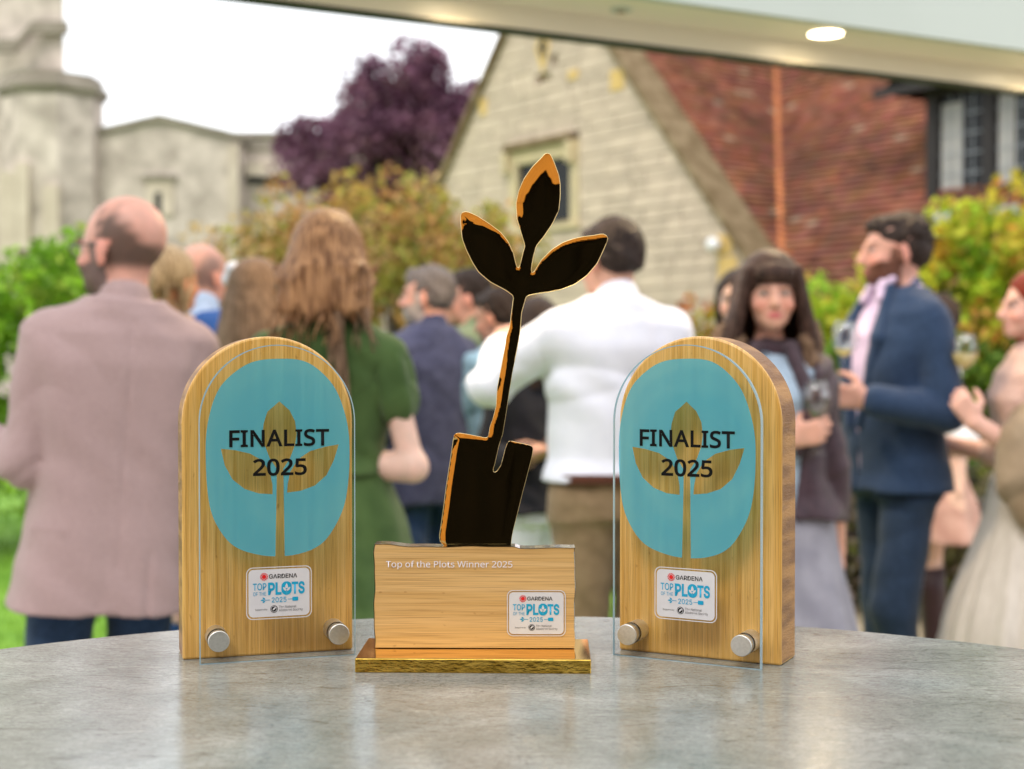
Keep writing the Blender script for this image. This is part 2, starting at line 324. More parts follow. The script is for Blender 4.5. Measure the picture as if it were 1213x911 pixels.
def arch(w, h, n=40, inset=0, nb=1):                       # outline: straight sides, round top
    r = w/2-inset; ztop = h-w/2
    return [(-r, inset), (r, inset)]+[(r*math.cos(math.pi*i/n), ztop+r*math.sin(math.pi*i/n)) for i in range(n+1)]
def egg(cx, cz, rx, rzt, rzb, n=160, ex=2.5):
    o = []
    for i in range(n):
        t = 2*math.pi*i/n; c_, s_ = math.cos(t), math.sin(t)
        k = 1+.006*math.sin(5*t+1)+.003*math.sin(11*t)
        o.append((cx+rx*k*math.copysign(abs(c_)**(2/ex), c_), cz+(rzt if s_ > 0 else rzb)*k*math.copysign(abs(s_)**(2/ex), s_)))
    return o
def plaque(label, loc, rz, acx, wood_w=.160, H=.301, T=.046):
    t = thing('award_plaque', label, 'award', loc, rz, 'finalist plaques on the table')
    sh = arch(wood_w, H)
    b = MB(); b.prism(sh, 0, T); wo = b.build('bamboo_board', M['bamboo'], t)
    wo.data.materials.append(M['bamboo_end'])
    for p in wo.data.polygons:
        if abs(p.normal.y) < .5: p.material_index = 1
    bevel(wo, .0022, 2); wo.modifiers['bevel'].material = 0
    aw, ah, gap = .1445, .293, .020
    ring = arch(aw, ah)
    sx = [(x+acx, z) for x, z in ring]
    ac = link('acrylic_sheet', lay(poly_mesh([sx]), -gap-.0047), M['acrylic'], t)
    b = MB(); n = len(sx); ins = [(x*.985+acx*.015 if False else (x-acx)*.9865+acx, z*.9955+.0006) for x, z in sx]
    vs = [(x, -gap-.0048, z) for x, z in sx]+[(x, -gap, z) for x, z in sx]
    b.add(vs, [(i, (i+1) % n, (i+1) % n+n, i+n) for i in range(n)]); b.build('acrylic_edge', M['acrylic_edge'], ac)
    b = MB(); inn = [((x-acx)*.988+acx, z+(.0008 if z < .01 else -.0008)) for x, z in sx]
    vs = [(x, -gap-.0049, z) for x, z in sx]+[(x, -gap-.0049, z) for x, z in inn]
    b.add(vs, [(i, (i+1) % n, (i+1) % n+n, i+n) for i in range(n)]); b.build('acrylic_bevel', M['acrylic_edge'], ac)
    y = -gap-.0052
    cx, cz = acx+.0, .189
    leaves = [leaf_poly((cx-.0015, .2455), (cx-.0010, .176), .0155, .0155), leaf_poly((cx-.0525, .196), (cx-.006, .156), -.0+.0155, .0105) , leaf_poly((cx+.0535, .197), (cx+.009, .156), .0105, .0155)]
    leaves[1] = [(cx-.0525, .1975), (cx-.040, .196), (cx-.026, .1925), (cx-.015, .186), (cx-.008, .175), (cx-.0055, .163), (cx-.0055, .1545), (cx-.018, .1555), (cx-.031, .160), (cx-.042, .169), (cx-.049, .182)]
    leaves[2] = [(cx+.0565, .1995), (cx+.043, .1975), (cx+.029, .1935), (cx+.018, .186), (cx+.011, .175), (cx+.0085, .163), (cx+.008, .1555), (cx+.021, .157), (cx+.034, .1615), (cx+.045, .171), (cx+.052, .185)]
    stem = [(cx-.0022, .0925), (cx+.0050, .0925), (cx+.0048, .180), (cx-.0016, .180)]
    mid = [(cx+.0010, .2405), (cx-.004, .236), (cx-.010, .231), (cx-.0135, .220), (cx-.0145, .210), (cx-.0125, .200), (cx-.008, .188), (cx-.0016, .178), (cx-.0016, .165), (cx-.0022, .0925), (cx+.0050, .0925), (cx+.0048, .165), (cx+.0045, .178), (cx+.011, .188), (cx+.0155, .200), (cx+.017, .210), (cx+.0155, .222), (cx+.0105, .232)]
    eg = egg(cx, .1855, .0665, .0945, .0890)
    e2 = [p for p in eg[120:]+eg[:120] if not (abs(p[0]-cx-.0014) < .0046 and p[1] < .12)]
    e2 = e2+[(cx-.0030, .0966)]+mid[::-1][mid[::-1].index((cx-.0022, .0925))+1:]+mid[::-1][:mid[::-1].index((cx+.0050, .0925))]+[(cx+.0056, .0966)]
    flat('turquoise_emblem', [e2], y, M['turquoise'], ac, [leaves[1], leaves[2]])
    text('lettering', 'FINALIST', cx-.0450, cx+.0475, .1985, .2145, y-.0004, M['black_print'], ac, .020, 1.04, SANS)
    text('lettering', '2025', cx-.0235, cx+.0265, .1715, .1875, y-.0004, M['black_print'], ac, .022, 1.0, SANS)
    card(ac, cx-.0300, cx+.0308, .0385, .0870, y)
    for sx_ in (-.0555, .0555):
        s = Matrix.Translation((acx+sx_, 0, .0215)) @ Matrix.Rotation(R(90), 4, 'X')
        b = MB(); b.lathe([(.0098, .0), (.0098, gap-.001)], 40); me = b.mesh('standoff', True); me.transform(s); so = link('standoff', me, M['steel'], t)
        b = MB(); b.lathe([(.0088, gap-.001), (.0088, gap+.0058), (.0098, gap+.006), (.0098, gap+.0106), (.0092, gap+.0116), (0, gap+.0117)], 40)
        me = b.mesh('cap'); me.transform(s); cp = link('cap', me, M['steel'], so)
        me.polygons.foreach_set('use_smooth', [abs(p.normal.y) < .9 for p in me.polygons])
    return t
pl = onto(214.7, 783, TT); pr = onto(417.7, 771, TT); c_ = (pl+pr)/2
plaque('finalist plaque on the left, its plain dark edge turned to the green dress', (c_.x, c_.y, TT), math.atan2(pr.y-pl.y, pr.x-pl.x)+R(1.0), .0055)
pl = onto(732.9, 771.6, TT); pr = onto(926.8, 789.4, TT); c_ = (pl+pr)/2
plaque('finalist plaque on the right, its thick striped side turned to the man in navy', (c_.x, c_.y, TT), math.atan2(pr.y-pl.y, pr.x-pl.x)-R(2.5), -.0035)

# ------------------------------------------------------------------ winner trophy
wt = thing('winner_trophy', 'gold shovel and seedling trophy on a wooden block in the middle', 'trophy', (0, 0, 0))
g0 = TT+.0125
fl, fr_ = onto(417, 781.5, g0), onto(697.5, 781.5, g0)
b = MB(); b.box((0, 0, 0), (fr_.x-fl.x, .092, .0125)); o = b.build('gold_base', M['gold_brushed'], wt); o.location = (fl.x+.002, fl.y, TT); o.rotation_euler.z = R(-1.5)
bevel(o, .0006, 1)
b = MB(); b.box((.0008, .0008, 0), (fr_.x-fl.x-.0008, .0912, .0004)); o2 = b.build('mirror_top', M['gold'], o); o2.location.z = .0125
bw = .1835; bh = .0935; bt = .020
def wav(n, f, amp): return [amp*(math.sin(f*i/n*6.28+1)+.6*math.sin(f*2.3*i/n*6.28)) for i in range(n+1)]
n = 40; topw = wav(n, 2.1, .0004); sidew = wav(16, 1.7, .0004)
topz = [bh+.0012-.0016*min(1, max(0, (i/n-.06)*9))*1.0+topw[i]-(.0012 if i/n > .70 else 0) for i in range(n+1)]
pol = [(0, 0), (bw, 0)]+[(bw+sidew[k], bh*k/16) for k in range(1, 16)]+[(bw*(1-i/n), topz[n-i]) for i in range(n+1)]+[(sidew[k]*1.2-.0004, bh*k/16) for k in range(15, 0, -1)]
b = MB(); b.prism(pol, 0, bt); blk = b.build('wood_block', M['bamboo_h'], wt)
bl0 = onto(444, 769.8, g0); blk.location = (bl0.x, bl0.y, g0+.0012); blk.rotation_euler.z = R(-.6)
M['silver'] = mat('silver_edge', (.40, .42, .46), (.8, .82, .86), .12, 1, nscale=90)
b = MB(); m_ = len(pol); cc = [(x-(.0004 if x > bw/2 else -.0004)*0, z) for x, z in pol]
vs = [(x, -.0006, z) for x, z in pol]+[(x, bt+.0006, z) for x, z in pol]
vs2 = [((x-bw/2)*1.006+bw/2, y, z*1.006) for x, y, z in vs]
b.add(vs2, [(i, (i+1) % m_, (i+1) % m_+m_, i+m_) for i in range(1, m_) if pol[i][1] > 0])
b.build('silver_edge', M['silver'], blk)
text('lettering', 'Top of the Plots Winner 2025', .0100, .1265, .0725, .0805, -.0009, M['white_print'], blk, .004, 1.0, SANS)
card(blk, .1215, .1755, .0110, .0535, -.0009)
fig = [(649,181),(652.2,181.5),(657.4,193),(662.6,207.6),(664.3,218),(664.3,232.6),(662.6,249.3),(655.3,265),(644.9,280.6),(635.5,292),(632.3,303.6),(630.3,314),(629.2,323.4),(631.7,324.9),
(641.7,308.8),(654.3,296.3),(666.8,288.3),(679.3,283.7),(691.8,281),(704.3,279.6),(714.8,277.5),(720,279.6),(721.5,283.7),(716.9,295.2),(708.5,313),(696,327.6),(681.4,338),(664.7,344.3),(648,347.4),(635.5,349),(624,351.6),
(622.5,355.7),(618,371.4),(616,395.6),(612,417.3),(607,441.5),(603,465.7),(598.7,494.7),(595,516.4),(590.2,531),(585.4,552.7),(583.4,558),(584.7,561.8),(588.2,560.6),(593.5,552.7),(596,544),(598.7,533.4),(601.4,525.5),(604,523.7),
(615.4,526.4),(627.7,529),(631.6,531.6),(630.4,540.4),(626,558),(619,584.3),(612.8,609),(607.5,630),(605.8,638.8),(604.9,649.8),(528.4,649.8),(520.9,642.3),(520.5,635.3),(524.9,605.4),(528.4,577.3),(532.8,549.2),(536.4,524.6),(537.8,515.8),(542.5,514.4),
(553.9,516.2),(568,519),(576.8,520.7),(578.9,517.6),(580.5,506.8),(584.2,497),(587.8,482.6),(589,460.9),(593.8,436.7),(598.7,410),(599.9,400.4),(603.5,390.8),(607,364.2),(608.6,352),
(598.9,344.9),(580,334.9),(566.5,323.4),(559.2,311.9),(551.9,297.3),(546.7,282.7),(545,263.9),(545.2,253.5),(548.8,251),(554,251.4),(565.5,256.6),(580,266),(592.6,275.4),(602,286.9),(608.3,301.5),(611.8,316),(613.9,319.6),(616,316),
(619.7,300.4),(622.2,292),(618.7,280.6),(614.5,266),(612.5,259.7),(611.5,241),(614.6,226.3),(620.9,211.7),(631.3,197),(642.8,185.7),(645.9,181.5)]
def gold_figure(outline, D, thick):
    s = D/FPX; ori = (575, 649.8)
    pts = np.array([((x-ori[0])*s, (ori[1]-y)*s) for x, y in outline])
    # resample the closed outline evenly
    def resample(p, step):
        q = np.vstack([p, p[:1]]); d = np.hypot(*np.diff(q, axis=0).T); c = np.r_[0, np.cumsum(d)]; m = int(c[-1]/step)
        t = np.linspace(0, c[-1], m, endpoint=False); return np.stack([np.interp(t, c, q[:, 0]), np.interp(t, c, q[:, 1])], 1)
    o_ = resample(pts, .0010)
    for _ in range(2): o_ = .5*o_+.25*np.roll(o_, 1, 0)+.25*np.roll(o_, -1, 0)
    A_, B_ = o_, np.roll(o_, -1, 0)
    def dist(q):
        out = []
        for ch in np.array_split(q, max(1, len(q)//3000)):
            d = B_-A_; w = ch[:, None]-A_[None]; t = np.clip((w*d).sum(-1)/(d*d).sum(-1), 0, 1); out.append(np.sqrt(((w-t[..., None]*d)**2).sum(-1).min(1)))
        return np.concatenate(out)
    def inside(q):
        x, y = q[:, 0][:, None], q[:, 1][:, None]; c = ((A_[:, 1] > y) != (B_[:, 1] > y)) & (x < (B_[:, 0]-A_[:, 0])*(y-A_[:, 1])/(B_[:, 1]-A_[:, 1]+1e-12)+A_[:, 0])
        return c.sum(1) % 2 == 1
    g = .0011; xs = np.arange(o_[:, 0].min(), o_[:, 0].max(), g); zs = np.arange(o_[:, 1].min(), o_[:, 1].max(), g)
    G = np.stack(np.meshgrid(xs, zs), -1).reshape(-1, 2); G = G[inside(G)]; dG = dist(G); G = G[dG > .0014]
    from mathutils.geometry import delaunay_2d_cdt
    allp = [Vector(p) for p in np.vstack([o_, G])]; nO = len(o_)
    v, e_, f, ov, oe, of = delaunay_2d_cdt(allp, [(i, (i+1) % nO) for i in range(nO)], [list(range(nO))], 1, 1e-7)
    q = np.array([tuple(p) for p in v]); dd = dist(q)
    h = .00022*(1-np.exp(-(dd/.0004)**1.0))                       # rounded rim rising to a flat mirror face
    # leaves slightly cupped, the swelling shaped to catch amber reflections
    zt_ = q[:, 1]; amp = np.interp(zt_, [0, .09, .10, .20, .235, .29, .31], [.08, .08, .42, .42, .13, .13, .70])
    h += .0021*amp*(1-np.exp(-(dd/(.0042+.0016*(zt_ > .30)))**2))
    lf = np.array([q[(np.abs(q[:, 1]-z_) < .003), 0].min() for z_ in q[:, 1]]); xl_ = q[:, 0]-lf
    zb_ = np.clip((.135-q[:, 1])/.033, 0, 1); zb_ = zb_*zb_*(3-2*zb_); h += np.where(q[:, 1] < .1005, .0012*np.clip(xl_/.0055, 0, 1), .0012)*zb_
    st = (q[:, 1] > .125) & (q[:, 1] < .178); h += np.where(st, .0010*np.clip(xl_/.006, 0, 1)*np.sin(np.clip((q[:, 1]-.125)/.053, 0, 1)*math.pi)**1.6, 0)  # left slopes of blade and stem shaped for amber streaks
    me = bpy.data.meshes.new('gold_figure')
    nv = len(q); vv = [(x, -hh, z) for (x, z), hh in zip(q, h)]+[(x, thick, z) for x, z in q]
    ff = [tuple(t) for t in f]+[tuple(i+nv for i in reversed(t)) for t in f]
    me.from_pydata(vv, [], ff); bmx = bmesh.new(); bmx.from_mesh(me); bmesh.ops.recalc_face_normals(bmx, faces=bmx.faces); bmx.to_mesh(me); bmx.free()
    if sum(p.normal.y for p in me.polygons if p.center.y < thick*.5) > 0: me.flip_normals()
    me.polygons.foreach_set('use_smooth', [True]*len(me.polygons))
    return me, o_
DF = bl0.y+.009
me, ol = gold_figure(fig, DF, .003)
fo = link('gold_figure', me, M['gold'], wt); fo.location = (*(P(575, 0, DF).xy), g0+bh-.0012); fo.rotation_euler.x = R(-3.2)
b = MB(); n = len(ol); vs = [(x, -.0001, z) for x, z in ol]+[(x, .003, z) for x, z in ol]
vs = [(x, y, z) for x, y, z in vs]
b.add(vs, [(i, (i+1) % n, (i+1) % n+n, i+n) for i in range(n)]); ed = b.build('gold_edge', M['gold_edge'], fo, True); 
b = MB(); b.tube([(x, .0001, z) for x, z in np.vstack([ol[::3], ol[:1]])], .00034, 6, cap=False); b.build('gold_rim', mat('satin_gold', (1, .80, .42), None, .38, 1), fo, True)  # thin tube added to pick up light as a bright edge line
fo.scale = (1, 1, 1.006)

# ------------------------------------------------------------------ implicit surfaces for bodies and clothes
f32 = np.float32
class Vol:
    def __init__(s, lo, hi, h):
        s.h = h; s.lo = np.array(lo, float); s.n = np.maximum(4, np.ceil((np.array(hi)-s.lo)/h).astype(int)+1)
        s.ax = [(s.lo[i]+h*np.arange(s.n[i])).astype(f32) for i in range(3)]
        s.F = np.full(s.n, .3, f32)
    def put(s, fn, lo, hi, k=.02, mode='add'):
        pad = k+3*s.h; ix = []
        for i in range(3):
            a0 = max(0, int((lo[i]-pad-s.lo[i])/s.h)); b0 = min(s.n[i], int((hi[i]+pad-s.lo[i])/s.h)+2)
            if b0 <= a0: return
            ix.append(slice(a0, b0))
        ix = tuple(ix); X = s.ax[0][ix[0]][:, None, None]; Y = s.ax[1][ix[1]][None, :, None]; Z = s.ax[2][ix[2]][None, None, :]
        d = fn(X, Y, Z).astype(f32); A = s.F[ix]
        if mode == 'sub': d = -d; h_ = np.maximum(k-np.abs(A-d), 0)/max(k, 1e-6); s.F[ix] = np.maximum(A, d)+h_*h_*k*.25
        else: h_ = np.maximum(k-np.abs(A-d), 0)/max(k, 1e-6); s.F[ix] = np.minimum(A, d)-h_*h_*k*.25
    def cone(s, a, b, ra, rb, k=.02, mode='add', flat=None):
        a = np.array(a, float); b = np.array(b, float); d = b-a; L2 = max(1e-9, d @ d); r = max(ra, rb)
        def fn(X, Y, Z):
            t = np.clip(((X-a[0])*d[0]+(Y-a[1])*d[1]+(Z-a[2])*d[2])/L2, 0, 1)
            return np.sqrt((X-a[0]-t*d[0])**2+(Y-a[1]-t*d[1])**2+(Z-a[2]-t*d[2])**2)-(ra+(rb-ra)*t)
        s.put(fn, np.minimum(a, b)-r, np.maximum(a, b)+r, k, mode)
    def ell(s, c, r, k=.02, Mx=None, mode='add'):
        c = np.array(c, float); r = np.array(r, float); Rm = np.eye(3) if Mx is None else np.array(Mx); mr = r.max()
        def fn(X, Y, Z):
            x, y, z = X-c[0], Y-c[1], Z-c[2]; q = [(x*Rm[0][i]+y*Rm[1][i]+z*Rm[2][i])/r[i] for i in range(3)]
            k0 = np.sqrt(q[0]**2+q[1]**2+q[2]**2); k1 = np.sqrt((q[0]/r[0])**2+(q[1]/r[1])**2+(q[2]/r[2])**2)+1e-9
            return k0*(k0-1)/k1
        s.put(fn, c-mr, c+mr, k, mode)
    def loft(s, secs, n=2.4, k=.02, mode='add', grow=0, flute=0, nf=9, seed=0, wav=None):   # secs: z, cx, cy, rx, ry
        A = np.array(sorted(secs), float); lo = (A[:, 1].min()-A[:, 3].max()-.05, A[:, 2].min()-A[:, 4].max()-.05, A[0, 0]); hi = (A[:, 1].max()+A[:, 3].max()+.05, A[:, 2].max()+A[:, 4].max()+.05, A[-1, 0])
        def fn(X, Y, Z):
            z = Z[0, 0]
            # smooth interpolation between sections
            t = np.interp(z, A[:, 0], np.arange(len(A))); i = np.clip(t.astype(int), 0, len(A)-2); fr = t-i; fr = fr*fr*(3-2*fr)*.5+fr*.5
            v = A[i]*(1-fr)[:, None]+A[i+1]*fr[:, None]; cx, cy, rx, ry = [v[:, j][None, None, :].astype(f32) for j in (1, 2, 3, 4)]; rx = rx+grow; ry = ry+grow
            x = np.abs(X-cx)/rx; y = np.abs(Y-cy)/ry; g = (x**n+y**n)**(1/n)
            if flute:
                th = np.arctan2(Y-cy, X-cx); am = np.clip((A[-1, 0]-Z)/(A[-1, 0]-A[0, 0]), 0, 1)
                g = g*(1+flute*am*(np.sin(th*nf+seed+1.3*np.sin(th*2+seed))+.5*np.sin(th*nf*1.7+2*seed)))
            d = (g-1)*np.minimum(rx, ry)
            return np.maximum(d, np.maximum(A[0, 0]-Z, Z-A[-1, 0]))
        s.put(fn, lo, hi, k, mode)
    def warp(s, fn):
        X = s.ax[0][:, None, None]; Y = s.ax[1][None, :, None]; Z = s.ax[2][None, None, :]
        s.F += fn(X, Y, Z).astype(f32)
    def wrinkle(s, amp, f=30, seed=0):
        r = np.random.RandomState(seed+5); p = r.uniform(0, 6.28, 8).astype(f32)
        rg = lambda a: 1-2*np.abs(np.sin(a*.5))**.7
        s.warp(lambda X, Y, Z: amp*(rg(X*f*.6+Z*f*.9+p[0]+2.4*np.sin(Y*f*.3+Z*f*.3+p[1])+1.5*np.sin(X*f*.25+p[6]))*.6*(.6+.4*np.sin(Z*9+X*7+p[7]))+rg(-X*f*.9+Z*f*.5+p[2]+2.0*np.sin(Z*f*.35+X*f*.3+p[3]))*.5*(.6+.4*np.sin(Z*7-X*9+p[5]))+.25*np.sin(X*f*1.9+Z*f*1.3+p[4]+np.sin(Z*f*.9+p[5])*1.5)))
    def mesh(s, name, tint=None, sm=1):
        F = s.F; F[0] = F[-1] = .3; F[:, 0] = F[:, -1] = .3; F[:, :, 0] = F[:, :, -1] = .3
        ins = F < 0; nx, ny, nz = F.shape
        cnt = np.zeros((nx-1, ny-1, nz-1), np.int8)
        for i in (0, 1):
            for j in (0, 1):
                for k in (0, 1): cnt += ins[i:nx-1+i, j:ny-1+j, k:nz-1+k]
        cells = np.argwhere((cnt > 0) & (cnt < 8)); N = len(cells)
        idx = np.full((nx-1, ny-1, nz-1), -1, np.int32); idx[tuple(cells.T)] = np.arange(N)
        acc = np.zeros((N, 3)); num = np.zeros(N); cor = [(i, j, k) for i in (0, 1) for j in (0, 1) for k in (0, 1)]
        val = {c: F[cells[:, 0]+c[0], cells[:, 1]+c[1], cells[:, 2]+c[2]] for c in cor}
        for c in cor:
            for a_ in range(3):
                if c[a_] == 0:
                    c2 = list(c); c2[a_] = 1; c2 = tuple(c2); v0, v1 = val[c], val[c2]; m_ = (v0 < 0) != (v1 < 0)
                    t = np.where(m_, v0/(v0-v1+1e-12), 0); p = np.tile(np.array(c, float), (N, 1)); p[:, a_] += t; acc[m_] += p[m_]; num += m_
        V = s.lo+(cells+acc/num[:, None])*s.h
        Q = []
        for a_ in range(3):
            b_, c_ = (a_+1) % 3, (a_+2) % 3
            sl0 = [slice(None)]*3; sl1 = [slice(None)]*3; sl0[a_] = slice(0, -1); sl1[a_] = slice(1, None)
            i0, i1 = ins[tuple(sl0)], ins[tuple(sl1)]; e_ = np.argwhere(i0 != i1); e_ = e_[(e_[:, b_] > 0) & (e_[:, c_] > 0)]
            up = i0[tuple(e_.T)]; q = []
            for db, dc in ((0, 0), (1, 0), (1, 1), (0, 1)):
                g = e_.copy(); g[:, b_] -= db; g[:, c_] -= dc
                q.append(idx[g[:, 0], g[:, 1], g[:, 2]])
            q = np.stack(q, 1); q[~up] = q[~up][:, ::-1]; Q.append(q)
        Q = np.vstack(Q); Q = Q[(Q >= 0).all(1)]
        me = bpy.data.meshes.new(name); me.vertices.add(N); me.vertices.foreach_set('co', V.astype(f32).ravel())
        me.loops.add(len(Q)*4); me.loops.foreach_set('vertex_index', Q.ravel().astype(np.int32)); me.polygons.add(len(Q))
        me.polygons.foreach_set('loop_start', np.arange(0, len(Q)*4, 4, dtype=np.int32)); me.update(calc_edges=True); me.validate()
        me.polygons.foreach_set('use_smooth', [True]*len(me.polygons))
        if tint is not None:
            c = tint(V); at = me.color_attributes.new('tint', 'FLOAT_COLOR', 'POINT'); at.data.foreach_set('color', np.hstack([c, np.ones((N, 1))]).astype(f32).ravel())
        return me

def rotm(yaw=0, pitch=0, roll=0):   # yaw about z, pitch (nod down +) about x, roll about y
    return np.array((Matrix.Rotation(yaw, 3, 'Z') @ Matrix.Rotation(-pitch, 3, 'X') @ Matrix.Rotation(roll, 3, 'Y')))
def unit(v): v = np.array(v, float); return v/np.linalg.norm(v)

M['skin'] = mat('skin', (.92, .92, .92), (1.05, 1.0, 1.0), .5, nscale=40, attr='tint', sss=.12, spec=.35)
def cloth(name, c1, c2=None, rough=.9, ns=60, bump=.25, scale=(1, 1, 1), sheen=.15, ramp=(.35, .65)):
    M[name] = mat(name, c1, c2 or tuple(x*.8 for x in c1), rough, nscale=ns, bump=bump, scale=scale, sheen=sheen, spec=.2, ramp=ramp); return M[name]
cloth('mauve_tweed', (.42, .305, .30), (.34, .24, .24), ns=260, bump=.25)
cloth('dark_denim', (.012, .03, .07), (.02, .045, .10))
cloth('green_cotton', (.055, .10, .028), (.035, .07, .018), ns=14, bump=.2)
cloth('navy_check', (.060, .070, .15), (.035, .042, .10), ns=34, scale=(1, 1, 1))
cloth('jeans', (.035, .07, .19), (.02, .045, .13), ns=30)
cloth('white_cotton', (.80, .82, .92), (.76, .78, .89), ns=20, bump=.15)
cloth('khaki', (.30, .21, .125), (.22, .15, .085), ns=22)
cloth('belt_leather', (.10, .035, .02))
cloth('blue_suit', (.03, .10, .33), (.02, .07, .25))
cloth('pale_blue', (.42, .55, .80), None)
cloth('denim_shirt', (.25, .42, .60), (.17, .31, .48))
cloth('black_cloth', (.012, .013, .02), None)
cloth('sage_shirt', (.20, .25, .15), None)
cloth('plum_leather', (.055, .03, .04), (.035, .02, .028), rough=.45)
cloth('sky_blouse', (.36, .46, .58), None)
cloth('lavender_skirt', (.27, .265, .315), (.20, .195, .24), ns=12)
cloth('navy_wool', (.026, .052, .11), (.018, .038, .085), ns=80, bump=.4)
cloth('navy_trouser', (.022, .042, .085), (.015, .03, .062), ns=60)
cloth('pink_shirt', (.62, .50, .66), (.55, .42, .60))
cloth('rose_satin', (.46, .29, .25), (.34, .19, .16), rough=.5, ns=10)
cloth('boot_leather', (.03, .014, .018), None, rough=.4)
cloth('cream_tulle', (.58, .54, .50), (.50, .46, .42), ns=8, scale=(6, 6, .4))
cloth('blush_top', (.62, .43, .37), (.52, .34, .30))
cloth('taupe_shawl', (.34, .26, .18), (.22, .16, .10), ns=9)
cloth('emerald', (.03, .22, .05), None)
cloth('shoe_leather', (.02, .014, .012), None, rough=.4)
def hairmat(name, dark, light, ns=70, ramp=(.35, .65)):
    M[name] = mat(name, dark, light, .42, nscale=1, scale=(ns*2, ns*2, ns*.10), detail=4, bump=.9, bscale=2, ramp=ramp, spec=.18, dist=.3)
hairmat('hair_copper', (.11, .045, .02), (.46, .25, .12), 60)
hairmat('hair_blonde', (.26, .17, .09), (.60, .47, .31), 60)
hairmat('hair_dark', (.016, .011, .010), (.060, .040, .034), 90)
hairmat('hair_grey', (.10, .085, .085), (.26, .23, .23), 90)
hairmat('hair_brunette', (.020, .011, .009), (.10, .055, .042), 70)
hairmat('hair_red', (.10, .012, .006), (.30, .04, .018), 60)
hairmat('hair_light_brown', (.12, .07, .04), (.30, .19, .12), 60)
M['frame_black'] = mat('spectacle_black', (.015, .012, .01), None, .3)
M['lens'] = glass('spectacle_lens', (.9, .9, .9))
M['eye_white'] = mat('eye_white', (.55, .53, .5), None, .2)

